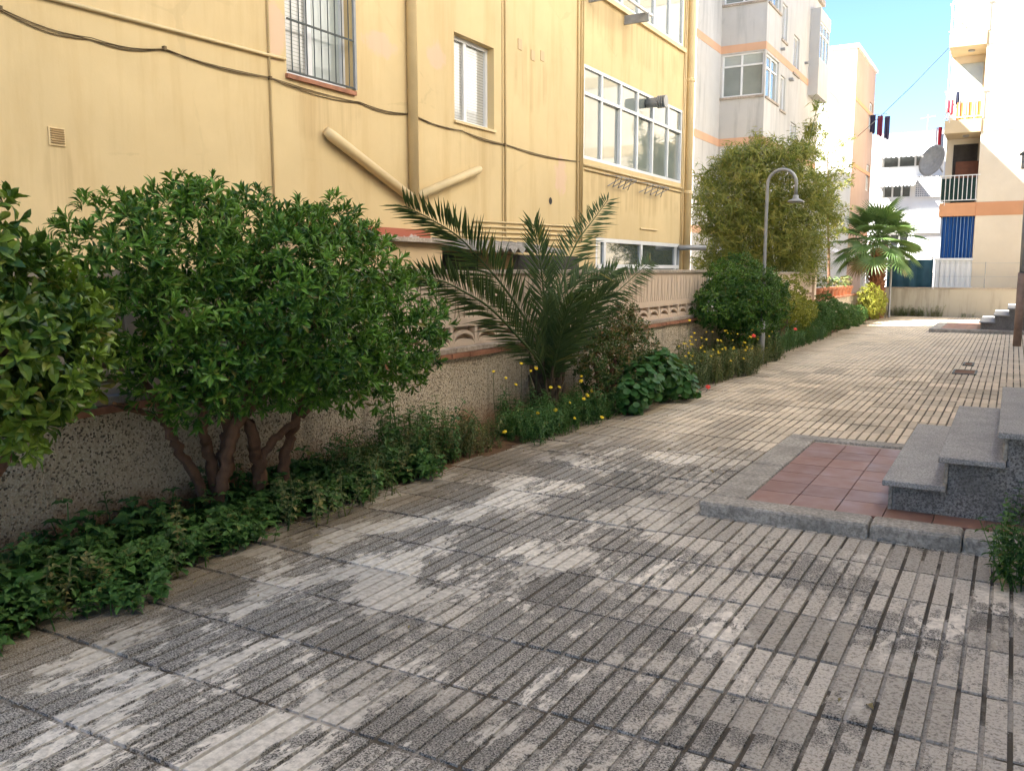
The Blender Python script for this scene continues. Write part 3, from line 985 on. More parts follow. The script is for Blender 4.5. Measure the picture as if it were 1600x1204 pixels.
# glazed bay at the far end and roof kerb
MB().box(CX2 + .002, CX2 + .35, 34.3, 36.28, 7.9, 9.2).build('bay_base', M['greywhite'], b2)
MB().box(CX2 + .002, CX2 + .35, 34.3, 36.28, 10.5, 10.95).build('bay_roof', M['greywhite'], b2)
MB().box(CX2 + .002, CX2 + .06, 34.35, 36.25, 9.2, 10.5).build('bay_back', M['darkvoid'], b2)
MB().box(CX2 + .002, CX2 + .345, 34.296, 34.345, 9.2, 10.5).build('bay_cheek', M['greywhite'], b2)
window(b2, 'x', CX2 + .35, 1, 34.35, 36.25, 9.2, 10.5, [0, .33, .66, 1], [0, .7, 1], .06, M['alu'], M['glass_pale'], .05, 'bay_window')
MB().box(-16.1, CX2 + .1, CY2 - .1, 36.4, 11.502, 11.7).build('roof_kerb', M['cap'], b2)
for yy, zz in ((29.9, 8.6), (31.2, 7.9), (31.35, 7.9), (33.6, 8.9)):
    MB().tube([(CX2 - .02, yy, zz), (CX2 + .14, yy, zz)], .05, 8).build('overflow_spout', M['grey_metal'], b2)

# white building
b3 = thing('apartment_building', (-6.28, 40, 0), 'plain white building with peach side wall in bright sun', 'building')
mb = grid_wall('y', 40, -14, -6.28, -.1, 10.7, [], .1, -1)
mb.build('front_wall', M['white'], b3)
mb = grid_wall('x', -6.28, 40, 45.6, -.1, 10.7, [(44.2, 45.2, 5.2, 6.4, .12), (44.2, 45.2, 8.0, 9.2, .12), (44.2, 45.2, 2.2, 3.5, .12)], .12, 1)
mb.quad((-6.28, 45.6, -.1), (-14, 45.6, -.1), (-14, 45.6, 10.7), (-6.28, 45.6, 10.7))
mb.build('side_wall', M['peach'], b3)
for zz in (2.3, 5.2, 8.0):
    window(b3, 'x', -6.28, 1, 44.2, 45.2, zz if zz != 2.3 else 2.2, {2.3: 3.5, 5.2: 6.4, 8.0: 9.2}[zz], [0, .5, 1], [0, 1], .08, M['alu'], M['glass_dark'], .06)
MB().box(-14.1, -6.2, 39.92, 45.7, 10.702, 10.86).build('roof_kerb', M['white'], b3)
for zz in (3.1, 5.9, 8.6):
    MB().box(-6.279, -6.262, 40.05, 45.55, zz, zz + .16).build('painted_band', M['orange_band'], b3)
MB().tube([(-7.4, 39.95, 9.1), (-7.4, 39.75, 9.1), (-7.4, 39.7, 9.0)], .06, 8).build('spout', M['alu'], b3)

# far white block
b4 = thing('apartment_building', (-6, 55, 0), 'white block with awnings and lattice panels far behind the fan palm', 'building')
h4 = [(-6.9, -5.4, 5.6, 6.6, .5), (-7.0, -4.4, 7.3, 8.0, .5), (-6.9, -5.4, 2.4, 3.6, .5)]
mb = grid_wall('y', 55, -14, 2, -.1, 9.2, h4, .5, -1)
mb.quad((-14, 55, 9.2), (2, 55, 9.2), (2, 66, 9.2), (-14, 66, 9.2))
mb.quad((-14, 55, -.1), (-14, 66, -.1), (-14, 66, 9.2), (-14, 55, 9.2))
mb.build('wall', M['white'], b4)
for h in h4:
    window(b4, 'y', 55, -1, *h[:4], [0, .33, .66, 1], [0, 1], .4, M['alu'], M['glass_dark'], .08)
for z0 in (6.62, 8.22):
    aw = MB()
    n = 24
    for k in range(n):
        a, b = -7.4 + 3.1 * k / n, -7.4 + 3.1 * (k + 1) / n
        if z0 < 7:
            a, b = -7.4 + 2.3 * k / n, -7.4 + 2.3 * (k + 1) / n
        aw.quad((a, 54.98, z0), (b, 54.98, z0), (b, 54.2, z0 - .3), (a, 54.2, z0 - .3))
        zd = z0 - .3 - (.09 if k % 2 else .16)
        aw.quad((a, 54.2, z0 - .3), (b, 54.2, z0 - .3), (b, 54.2, zd), (a, 54.2, zd))
    aw.build('awning', M['plastic_white'], b4)
for z0 in (.2, 3.6, 5.6):
    lat = MB()
    n, m = 12, 10
    W0, H0 = 1.35, 1.15
    for i in range(n + 1):
        a = -5.15 + W0 * i / n
        lat.box(a - .022, a + .022, 54.86, 54.98, z0, z0 + H0)
    for j in range(m + 1):
        zz = z0 + H0 * j / m
        lat.box(-5.17, -5.15 + W0 + .02, 54.855, 54.975, zz - .022, zz + .022)
    lat.build('lattice_panel', M['white'], b4)
    MB().box(-5.13, -5.17 + W0, 54.985, 54.995, z0, z0 + H0).build('lattice_back', M['grey_metal'], b4)
MB().tube([(-4.9, 57, 9.2), (-4.9, 57, 10.4)], .03, 6).build('antenna_mast', M['galv'], b4)
MB().tube([(-5.3, 57, 10.2), (-4.5, 57, 10.3)], .02, 6).build('antenna_boom', M['galv'], b4)

# ------------------------------------------------------------------ balcony building on the right
b5 = thing('apartment_building', (0, 33, 0), 'cream building with stacked corner balconies beyond the far garden wall', 'building')
FY, LX, IX = 33.0, -2.33, -1.24
mb = MB()
mb.quad((IX, FY, -.1), (12, FY, -.1), (12, FY, 12.2), (IX, FY, 12.2))
mb.quad((IX, FY, -.1), (IX, FY + 1.5, -.1), (IX, FY + 1.5, 12.2), (IX, FY, 12.2))
mb.quad((LX, FY + 1.5, -.1), (IX, FY + 1.5, -.1), (IX, FY + 1.5, 12.2), (LX, FY + 1.5, 12.2))
mb.quad((LX, FY + 1.5, -.1), (LX, FY + 12, -.1), (LX, FY + 12, 12.2), (LX, FY + 1.5, 12.2))
mb.quad((12, FY, -.1), (12, FY + 12, -.1), (12, FY + 12, 12.2), (12, FY, 12.2))
mb.quad((LX, FY, 12.2), (12, FY, 12.2), (12, FY + 12, 12.2), (LX, FY + 12, 12.2))
mb.build('wall', M['cream'], b5)
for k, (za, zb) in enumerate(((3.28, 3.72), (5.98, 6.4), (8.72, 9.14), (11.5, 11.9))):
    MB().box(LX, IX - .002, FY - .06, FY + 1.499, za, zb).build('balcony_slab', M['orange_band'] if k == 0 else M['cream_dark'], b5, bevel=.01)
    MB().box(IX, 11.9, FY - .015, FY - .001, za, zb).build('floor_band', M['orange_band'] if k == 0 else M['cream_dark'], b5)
    if 0 < k < 4:
        MB().lathe((-1.7, 33.6, za - .05), [(.1, 0), (.1, .049)], 12).build('ceiling_lamp', M['grey_metal'], b5)
for z0, top in ((3.74, 4.62), (6.42, 7.34), (9.16, 10.1)):
    rl = MB()
    rl.box(LX - .04, IX + .08, FY - .075, FY - .04, top - .03, top)
    ro = rl.build('balcony_rail', M['plastic_white'], b5)
    MB().box(LX - .04, IX + .02, FY - .075, FY - .045, z0 + .05, z0 + .075).build('lower_rail', M['plastic_white'], ro)
    MB().box(LX - .04, LX - .01, FY - .04, FY + 1.45, top - .03, top).build('side_rail', M['plastic_white'], ro)
    n = 9
    for i in range(n):
        x = LX + .02 + (IX - LX - .05) * i / (n - 1)
        MB().box(x - .011, x + .011, FY - .07, FY - .048, z0 - .1 if i == 1 else z0 + .06, top - .031).build('baluster', M['plastic_white'], ro)
MB().box(LX + .03, IX - .03, FY - .03, FY - .01, 3.76, 4.52).build('balcony_screen', simple('dark_green_mesh', (.012, .035, .03), .8), b5)
# balcony doors
for z0 in (3.74, 6.42, 9.16):
    MB().box(-2.1, -1.35, FY + 1.46, FY + 1.498, z0, z0 + 2.05).build('balcony_door', M['darkvoid'] if z0 < 5 else M['glass_frost'], b5)
    MB().tube([(LX + .04, FY + .02, z0), (LX + .04, FY + .02, z0 + 2.2)], .018, 6).build('balcony_post', M['alu'], b5)
MB().box(-2.0, -1.3, FY + 1.35, FY + 1.44, 4.6, 5.2).build('roller_box', simple('brown_shutter', (.16, .06, .03), .6), b5)
# blue striped curtain on the ground floor
t = NT('blue_striped_canvas')
k = t.math('FRACT', t.math('MULTIPLY', t.xyz()[0], 9.0))
c = t.mix(t.ramp(k, [(.0, 1), (.10, 1), (.13, 0), (1, 0)], 'CONSTANT'), (.012, .075, .26), (.30, .42, .55))
M['bluecloth'] = t.fin(c, .8)
cu = MB()
n = 66
for i in range(n):
    a = LX + .1 + (IX - LX - .12) * i / n
    b = LX + .1 + (IX - LX - .12) * (i + 1) / n
    fa, fb = .035 * math.sin(i * .95), .035 * math.sin((i + 1) * .95)
    for z0, z1 in ((1.86, 2.4), (2.4, 2.9), (2.9, 3.27)):
        cu.quad((a, FY + .06 + fa, z0), (b, FY + .06 + fb, z0), (b, FY + .06 + fb, z1), (a, FY + .06 + fa, z1))
tag(cu.build('curtain', M['bluecloth'], smooth=True), 'blue striped canvas curtain hanging on the ground-floor balcony', 'curtain')
cp = MB()
n = 56
for i in range(n):
    a, b = LX - .02 + 1.12 * i / n, LX - .02 + 1.12 * (i + 1) / n
    fa, fb = (.02 if (i // 4) % 2 else -.02), (.02 if ((i + 1) // 4) % 2 else -.02)
    cp.quad((a, FY - .06 + fa, .95), (b, FY - .06 + fb, .95), (b, FY - .06 + fb, 1.82), (a, FY - .06 + fa, 1.82))
bp = tag(cp.build('balcony_panel', M['alu']), 'white corrugated balcony panel under the blue striped curtain', 'panel')
MB().box(LX - .05, IX + .02, FY - .11, FY - .01, 1.822, 1.9).build('top_rail', M['alu'], bp)
MB().box(LX - .05, IX + .05, FY - .1, FY - .02, .915, .948).build('bottom_rail', M['alu'], bp)
MB().box(LX, IX - .002, FY - .05, FY + 1.4, .6, .9).build('balcony_slab', M['orange_band'], b5)

# satellite dish
dish = thing('satellite_dish', (-2.45, 32.5, 5.0), 'grey satellite dish on an arm beside the first-floor balcony', 'satellite dish')
dn = Vector((-.62, -.74, .26)).normalized()
du = dn.orthogonal().normalized()
dv = dn.cross(du)
V, F = [], []
nr, na = 6, 28
C0 = Vector((-2.5, 32.2, 5.02))
for i in range(nr + 1):
    rr = .52 * i / nr
    for k in range(na):
        a = 2 * math.pi * k / na
        V.append(tuple(C0 + (du * math.cos(a) + dv * math.sin(a)) * rr + dn * (rr * rr * .45)))
for i in range(nr):
    for k in range(na):
        k2 = (k + 1) % na
        F.append((i * na + k, i * na + k2, (i + 1) * na + k2, (i + 1) * na + k))
db = MB().add(V, F).build('dish', M['grey_metal'], dish, smooth=True)
sm = db.modifiers.new('solid', 'SOLIDIFY')
sm.thickness = .015
tip = C0 + dn * .62
MB().tube([C0 - dv * .45 + dn * .08, tip], .014, 6).build('feed_arm', M['galv'], dish)
MB().tube([tip, tip - dn * .1], .035, 8).build('receiver', M['plastic_white'], dish)
MB().tube([C0, C0 - dn * .1 + Vector((0, .1, 0)), (-2.3, 32.95, 4.75)], .025, 8).build('wall_arm', M['galv'], dish)


def cloth(name, x0, x1, y, z0, z1, m, label, grp=None, axis='x'):
    mb = MB()
    n = 8
    for i in range(n):
        a, b = x0 + (x1 - x0) * i / n, x0 + (x1 - x0) * (i + 1) / n
        fa, fb = .03 * math.sin(i * 1.3 + x0 * 7), .03 * math.sin((i + 1) * 1.3 + x0 * 7)
        la, lb = .05 * math.sin(i * .8), .05 * math.sin((i + 1) * .8)
        if axis == 'x':
            mb.quad((a, y, z1), (b, y, z1), (b, y + fb, z0 + lb), (a, y + fa, z0 + la))
        else:
            mb.quad((y, a, z1), (y, b, z1), (y + fb, b, z0 + lb), (y + fa, a, z0 + la))
    o = mb.build(name, m)
    md = o.modifiers.new('solid', 'SOLIDIFY')
    md.thickness = .012
    return tag(o, label, 'clothes', grp)


mk = lambda n, c: simple(n, c, .9, .1)
cloth('laundry', -2.52, -2.40, 33.2, 5.55, 6.25, mk('red_cloth', (.45, .03, .05)), 'red garment drying outside the first-floor balcony, above the dish')
cloth('laundry', -2.60, -2.54, 33.3, 5.6, 6.25, mk('white_cloth', (.7, .7, .72)), 'white garment drying beside the red one, above the dish')
cloth('laundry', -2.40, -2.34, 33.1, 5.35, 6.0, mk('grey_cloth', (.28, .33, .42)), 'bluish grey garment hanging nearest the balcony corner')
for i, (a, b, c_, lb) in enumerate(((-2.1, -1.9, (.02, .025, .05), 'dark garment hanging over the second-floor balcony rail'),
                                    (-2.3, -2.12, (.6, .05, .08), 'pinkish red garment at the left end of the second-floor balcony'))):
    cloth('laundry', a, b, 33.25, 6.9 - .25 * i, 7.35 - .25 * i, mk('cloth%d' % i, c_), lb)
for i, x in enumerate((-1.9, -1.62, -1.36)):
    MB_ = MB().box(x - .11, x + .11, 33.12, 33.4, 6.42, 6.98)
    o = MB_.build('storage_crate', mk('orange_crate%d' % i, (.62, .20 + .05 * i, .06)), bevel=.02)
    tag(o, ('leftmost', 'middle', 'rightmost')[i] + ' orange crate behind the second-floor balcony railing', 'crate', 'orange crates on the balcony')
cr = tag(MB().tube([(-2.34, 33.0, 8.74), (-3.7, 35.7, 8.1), (-5.0, 38.4, 7.62), (-6.28, 41.2, 7.25)], .012, 6).build('overhead_cable', M['iron']),
         'thin cable spanning the sky between the balcony building and the white one', 'cable')
# laundry on the peach wall
lr = tag(MB().tube([(-6.28, 44.0, 8.55), (-5.5, 44.0, 8.55)], .015, 6).tube([(-6.28, 45.4, 8.55), (-5.5, 45.4, 8.55)], .015, 6).tube([(-5.55, 44.0, 8.55), (-5.55, 45.4, 8.55)], .008, 5)
         .build('drying_line', M['galv']), 'drying line fixed to the peach side wall of the white building', 'drying line')
for i, (a, b, cc, lb) in enumerate(((44.05, 44.45, (.02, .02, .05), 'black garment nearest the wall on the drying line on the peach wall'),
                                    (44.5, 44.8, (.12, .02, .05), 'dark wine-red garment in the middle of the peach wall line'),
                                    (44.9, 45.3, (.03, .03, .07), 'navy garment at the outer end of the peach wall line'))):
    cloth('laundry', -6.2 + .27 * i, -5.97 + .27 * i, 44.0 + .3 * i, 7.75 - .12 * i, 8.54, mk('wash%d' % i, cc), lb)

# far garden wall, tarp fence and shelter
fwall = thing('garden_wall', (-1, 31.6, 0), 'stained low concrete wall closing the far end of the path', 'wall')
mb = MB()
for i in range(30):
    a, b = -3.95 + 6.5 * i / 30, -3.95 + 6.5 * (i + 1) / 30
    mb.box(a, b, 31.5, 31.7, -.1, .9 + .006 * math.sin(i * 1.7))
mb.build('wall_face', M['farwall'], fwall)
MB().box(-3.95, 2.55, 31.47, 31.73, .908, .94).build('coping', M['cap'], fwall)
fence = thing('tarp_fence', (-3.1, 32.3, .9), 'dark teal tarpaulin fence above the far garden wall', 'fence')
tp = MB()
for i in range(20):
    a, b = -3.75 + 1.4 * i / 20, -3.75 + 1.4 * (i + 1) / 20
    fa, fb = .025 * math.sin(i * 1.1), .025 * math.sin((i + 1) * 1.1)
    tp.quad((a, 32.3 + fa, .7), (b, 32.3 + fb, .7), (b, 32.3 + fb, 1.85), (a, 32.3 + fa, 1.85))
tp.build('tarpaulin', simple('teal_tarp', (.018, .06, .085), .7, .2, 3), fence)
for x in (-3.75, -3.05, -2.38):
    MB().tube([(x, 32.34, .6), (x, 32.34, 2.0)], .022, 6).build('post', M['galv'], fence)
MB().tube([(-3.75, 32.34, 1.9), (-2.38, 32.34, 1.9)], .012, 5).build('wire', M['galv'], fence)
chain = thing('chain_fence', (-1, 31.6, .94), 'thin wire fence on the far garden wall before the cream wall', 'fence')
for x in (-2.1, -.8, .5):
    MB().tube([(x, 31.6, .9), (x, 31.6, 1.75)], .015, 6).build('post', M['galv'], chain)
for zz in (1.3, 1.72):
    MB().tube([(-2.1, 31.6, zz), (.5, 31.6, zz)], .004, 4).build('wire', M['galv'], chain)
sh = thing('terrace_shelter', (-5.2, 34, 0), 'white lean-to shelter with sloping canvas roof behind the flower pots', 'shelter')
MB().add([(-6.2, 31.9, 2.35), (-4.45, 31.9, 1.75), (-4.45, 35.5, 1.75), (-6.2, 35.5, 2.35), (-6.2, 31.9, 2.39), (-4.45, 31.9, 1.79), (-4.45, 35.5, 1.79), (-6.2, 35.5, 2.39)],
         [(3, 2, 1, 0), (4, 5, 6, 7), (0, 1, 5, 4), (1, 2, 6, 5), (2, 3, 7, 6), (3, 0, 4, 7)]).build('canvas_roof', M['plastic_white'], sh)
for y_ in (32.0, 33.2, 34.4, 35.4):
    MB().box(-4.56, -4.46, y_, y_ + .1, 0, 1.745).build('post', M['white'], sh)
MB().box(-4.54, -4.48, 32.1, 35.4, 0, 1.05).build('parapet', M['white'], sh)

# flower pots on the wall
for i in range(9):
    y_ = 23.0 + i * .6
    p = thing('flower_pot', (WX - .1, y_, .777), 'terracotta flower pot on the wall, number %d from the pale pillar' % (i + 1), 'flower pot', 'flower pots on the garden wall')
    p["label"] = ('terracotta flower pot on the wall, ' + ['nearest the pale pillar', 'second from the pillar', 'third from the pillar', 'fourth from the pillar', 'middle one of nine',
                  'fourth from the far end', 'third from the far end', 'second from the far end', 'last before the bright yellow shrub'][i])
    MB().lathe((WX - .1, y_, .778), [(.09, 0), (.13, .2), (.15, .2), (.15, .26), (.12, .26), (.12, .23)], 14).build('pot', M['terra'], p, smooth=False)
    pl = MB()
    for k in range(26):
        a = random.uniform(0, 6.28)
        h = random.uniform(.08, .3)
        r_ = random.uniform(.02, .14)
        c_ = np.array([WX - .1 + r_ * math.cos(a), y_ + r_ * math.sin(a), 1.0 + h])
        pl.add([c_ + RNG.normal(0, .04, 3), c_ + RNG.normal(0, .04, 3), c_ + RNG.normal(0, .04, 3), c_ + RNG.normal(0, .03, 3)], [(0, 1, 2, 3)])
    tag(pl.build('plant', M['leaf_weed2'], p), kind='stuff')

# street lamp
lp = thing('street_lamp', (-3.45, 14.1, 0), 'grey shepherd-crook lamp post in front of the bamboo', 'street lamp')
top = []
for k in range(13):
    a = math.pi * k / 12
    top.append((-3.45 + .22 - .22 * math.cos(a), 14.1, 2.83 + .22 * math.sin(a)))
MB().tube([(-3.45, 14.1, 0), (-3.45, 14.1, 1.4), (-3.45, 14.1, 2.76)] + top + [(-3.01, 14.1, 2.62)], .026, 12).build('post', M['galv'], lp, smooth=True)
MB().tube([(-3.45, 14.1, 0), (-3.45, 14.1, .7)], .05, 12).build('sleeve', M['galv'], lp, smooth=True)
MB().lathe((-3.01, 14.1, 2.56), [(.04, .09), (.045, .04), (.10, .012), (.125, -.01), (.10, -.02)], 20).build('lamp_head', M['grey_metal'], lp, smooth=True)
MB().lathe((-3.01, 14.1, 2.515), [(.05, .012), (.09, .02)], 16).build('lens', M['glass_frost'], lp)

# ------------------------------------------------------------------ plants
def leaf_t(l, w, fold=.25, curl=.25, wide=.55):
    """broad leaf along +y, z up"""
    m = wide
    V = [(0, 0, 0), (-w / 2, m * l, fold * w), (0, m * l, 0), (w / 2, m * l, fold * w),
         (-w * .36, (m + 1) / 2 * l, fold * w * .6 - curl * l * .2), (0, (m + 1) / 2 * l, -curl * l * .25), (w * .36, (m + 1) / 2 * l, fold * w * .6 - curl * l * .2),
         (0, l, -curl * l * .6)]
    F = [(0, 2, 1), (0, 3, 2), (1, 2, 5, 4), (2, 3, 6, 5), (4, 5, 7), (5, 6, 7)]
    return np.array(V, float), F


def rotm(axis, a):
    return np.array(Matrix.Rotation(a, 3, axis))


def rosette(n, l, w, lo=15, hi=75, wide=.6, fold=.25):
    mb = MB()
    for k in range(n):
        f = k / max(1, n - 1)
        el = R(lo + (hi - lo) * f + random.uniform(-8, 8))
        az = k * 2.39996 + random.uniform(-.25, .25)
        sc = random.uniform(.75, 1.1) * (1 - .3 * f)
        mb.inst(leaf_t(l, w, fold, .3, wide), (0, 0, f * l * .35), rotm('Z', az) @ rotm('X', el), sc)
    return np.concatenate(mb.v), mb.f


def align(n, spin):
    n = Vector(n).normalized()
    q = Vector((0, 0, 1)).rotation_difference(n)
    return np.array(q.to_matrix()) @ rotm('Z', spin)


def crown_points(lumps, n, up=.45, jit=.5, shell=(.78, 1.06), inner=0.0):
    L = np.array(lumps)
    wts = L[:, 3] ** 2
    wts = wts / wts.sum()
    out = []
    tries = 0
    while len(out) < n and tries < n * 12:
        tries += 1
        i = RNG.choice(len(L), p=wts)
        d = RNG.normal(size=3)
        d /= np.linalg.norm(d)
        rr = RNG.uniform(*shell) if RNG.random() > inner else RNG.uniform(.3, .8)
        p = L[i, :3] + d * L[i, 3] * rr
        dist = np.linalg.norm(L[:, :3] - p, axis=1) / L[:, 3]
        if rr > .7 and (np.delete(dist, i) < .72).any():
            continue
        nn = d + np.array([0, 0, up]) + RNG.normal(0, jit * .5, 3)
        out.append((p, nn))
    return out


def shrub(name, label, base, lumps, n, temps, mat, sc=(.8, 1.2), parts=0, trunk=None, up=.45, jit=.5, cat='shrub', barkm=None, partname='leaf_cluster', inner=.12, shell=(.78, 1.06), group=None):
    root = thing(name, base, label, cat, group)
    pts = crown_points(lumps, n, up, jit, shell, inner)
    pts.sort(key=lambda q: float(np.linalg.norm(q[0] - np.array(CAM))))
    if parts:
        mes = [MB().add(*T).mesh(partname, mat) for T in temps]
        for p, nn in pts[:parts]:
            k = random.randrange(len(temps))
            link_copy(partname, mes[k], root, p, align(nn, random.uniform(0, 6.28)), random.uniform(*sc))
    cr = MB()
    for p, nn in pts[parts:]:
        cr.inst(random.choice(temps), p, align(nn, random.uniform(0, 6.28)), random.uniform(*sc))
    tag(cr.build('crown', mat, root), kind='stuff')
    for tr in (trunk or []):
        MB().tube(tr[0], tr[1], 8).build('branch', barkm or M['bark'], root, smooth=True)
    return root


def limb(pts, r0, r1, wob=.03, n=8):
    """smooth, uneven limb through control points"""
    P = [np.array(p, float) for p in pts]
    out = []
    m = len(P) - 1
    for i in range(m):
        p0, p1, p2, p3 = P[max(i - 1, 0)], P[i], P[i + 1], P[min(i + 2, m)]
        for s in range(n):
            t = s / n
            q = .5 * ((2 * p1) + (-p0 + p2) * t + (2 * p0 - 5 * p1 + 4 * p2 - p3) * t * t + (-p0 + 3 * p1 - 3 * p2 + p3) * t ** 3)
            out.append(q + RNG.normal(0, wob * .25, 3))
    out.append(P[-1])
    k = len(out)
    rs = [(r0 + (r1 - r0) * i / (k - 1)) * random.uniform(.9, 1.12) for i in range(k)]
    return [tuple(q) for q in out], rs


# 1 big multi-stemmed shrub
big_l = [(-3.65, 2.64, 1.55, .27), (-3.65, 3.05, 1.66, .27), (-3.65, 3.58, 1.64, .28), (-3.65, 4.10, 1.55, .32), (-3.62, 4.70, 1.15, .36), (-3.65, 4.42, 1.42, .3), (-3.62, 4.84, .95, .23),
         (-3.6, 3.86, 1.13, .42), (-3.65, 3.19, 1.17, .36), (-3.65, 2.78, 1.26, .27), (-3.65, 2.56, 1.47, .16), (-3.6, 4.25, .96, .33), (-3.5, 3.52, 1.40, .40),
         (-3.9, 3.3, 1.5, .35), (-3.9, 4.0, 1.4, .38), (-3.9, 4.4, 1.1, .3), (-3.62, 3.2, 1.88, .09), (-3.62, 3.0, 1.86, .09), (-3.65, 4.2, 1.86, .09), (-3.65, 4.42, 1.72, .1), (-3.6, 3.45, 1.05, .3), (-3.62, 3.0, 1.02, .28), (-3.55, 3.95, 1.0, .27), (-3.6, 3.75, 1.55, .3), (-3.62, 2.85, 1.72, .14)]
RT = [rosette(10, .08, .024, 10, 80) for _ in range(4)] + [rosette(8, .085, .022, 35, 82) for _ in range(3)]
br = [limb([(-3.95, 3.40, .0), (-3.92, 3.47, .3), (-3.9, 3.56, .62), (-3.85, 3.72, .85), (-3.8, 3.75, 1.2)], .045, .022),
      limb([(-3.9, 3.56, .60), (-3.86, 3.82, .80), (-3.8, 3.98, .95), (-3.75, 4.1, 1.2)], .032, .016),
      limb([(-3.95, 3.74, .0), (-3.95, 3.78, .25), (-3.92, 3.72, .42), (-3.88, 3.65, .62)], .045, .035),
      limb([(-3.95, 3.94, .0), (-3.95, 3.98, .3), (-3.92, 4.06, .52), (-3.88, 4.12, .8), (-3.8, 4.2, 1.1)], .042, .02),
      limb([(-3.95, 3.74, .2), (-3.9, 3.80, .42), (-3.84, 4.02, .58), (-3.8, 4.22, .72), (-3.75, 4.4, .95)], .03, .014),
      limb([(-4.0, 3.45, .0), (-4.0, 3.36, .28), (-4.0, 3.22, .52), (-3.98, 3.12, .72), (-3.9, 2.95, .95)], .035, .018),
      limb([(-4.02, 3.52, .0), (-4.02, 3.46, .4), (-4.0, 3.40, .62), (-3.9, 3.36, .95)], .04, .02),
      limb([(-4.04, 3.62, .0), (-4.04, 3.60, .4), (-3.98, 3.58, .7), (-3.9, 3.55, 1.0)], .05, .03),
      limb([(-3.98, 3.12, .70), (-3.9, 2.9, .78), (-3.8, 2.7, .85)], .018, .01),
      limb([(-3.88, 4.1, .78), (-3.8, 4.35, .82), (-3.7, 4.6, .9)], .018, .008),
      limb([(-3.88, 3.66, .72), (-3.84, 3.62, .9), (-3.8, 3.55, 1.1)], .025, .012)]
shrub('evergreen_shrub', 'large glossy green multi-stemmed shrub with reddish trunks before the garden wall', (-3.95, 3.7, 0), big_l, 3300, RT, M['leaf_big'], (.55, 1.25), 300, br, inner=.22)

# 2 broad-leaved shrub at the left edge
left_l = [(-3.35, 1.84, 1.52, .2), (-3.35, 1.96, 1.36, .23), (-3.4, 2.2, 1.27, .17), (-3.3, 1.92, 1.16, .27), (-3.4, 2.1, 1.12, .18), (-3.4, 1.6, 1.35, .3), (-3.3, 1.91, .97, .13), (-3.35, 1.92, 1.68, .08),
          (-3.55, 2.1, 1.3, .26), (-3.6, 2.3, 1.15, .22), (-3.5, 1.5, 1.3, .4), (-3.28, 1.9, .85, .09)]
LT = [rosette(8, .085, .038, 5, 70, .58) for _ in range(4)]
br = [limb([(-3.75, 1.9, 0), (-3.7, 1.85, .4), (-3.55, 1.9, .8), (-3.4, 1.95, 1.2)], .04, .02), limb([(-3.7, 1.85, .4), (-3.6, 2.1, .8), (-3.5, 2.2, 1.1)], .028, .012),
      limb([(-3.72, 1.87, .3), (-3.6, 1.6, .8), (-3.5, 1.5, 1.2)], .03, .014)]
shrub('broadleaf_shrub', 'broad-leaved green shrub cut off by the left edge of the picture', (-3.75, 1.9, 0), left_l, 1000, LT, M['leaf_left'], (.55, 1.3), 260, br, inner=.15, jit=.7)

# 3 date palm
palm = thing('date_palm', (-3.95, 7.6, 0), 'young date palm with arching feather fronds over the balustrade', 'palm')


def frond(pts, L0=.34, width=.022, side=None, name='frond', mat=None, n=None, parent=None, vang=.5):
    P, _ = limb(pts, .01, .01, 0, 10)
    P = [np.array(p) for p in P]
    # arc-length resample
    seg = np.cumsum([0] + [np.linalg.norm(P[i + 1] - P[i]) for i in range(len(P) - 1)])
    tot = seg[-1]
    def at(s):
        i = min(int(np.searchsorted(seg, s, 'right')) - 1, len(P) - 2)
        f = (s - seg[i]) / max(1e-6, seg[i + 1] - seg[i])
        return P[i] * (1 - f) + P[i + 1] * f, (P[i + 1] - P[i]) / max(1e-6, np.linalg.norm(P[i + 1] - P[i]))
    mb = MB()
    k = len(P)
    mb.tube([tuple(p) for p in P], [.016 * (1 - .8 * i / k) for i in range(k)], 5)
    n = n or int(tot / .033)
    sd = np.cross(P[-1] - P[0], (-.46, .89, 0)) if side is None else np.array(side, float)
    for i in range(n):
        s = tot * (.16 + .84 * i / n)
        p, t_ = at(s)
        f = i / n
        ln = L0 * (.55 + 1.5 * f - 1.55 * f * f) * random.uniform(.88, 1.1)
        b = sd - t_ * sd.dot(t_)
        b /= np.linalg.norm(b)
        nrm = np.cross(b, t_)
        for sg in (-1, 1):
            a = R(random.uniform(42, 58) - 22 * f)
            d = t_ * math.cos(a) + (b * sg * math.cos(vang) + nrm * math.sin(vang)) * math.sin(a) + RNG.normal(0, .05, 3)
            d /= np.linalg.norm(d)
            wv = np.cross(d, nrm)
            wv /= max(1e-6, np.linalg.norm(wv))
            m_ = p + d * ln * .4
            e_ = p + d * ln + np.array([0, 0, -.04 * ln])
            up_ = nrm * width * .3
            mb.add([p, m_ - wv * width * .5 + up_, m_, m_ + wv * width * .5 + up_, e_], [(0, 2, 1), (0, 3, 2), (1, 2, 4), (2, 3, 4)])
    return mb.build(name, mat or M['leaf_palm'], parent)


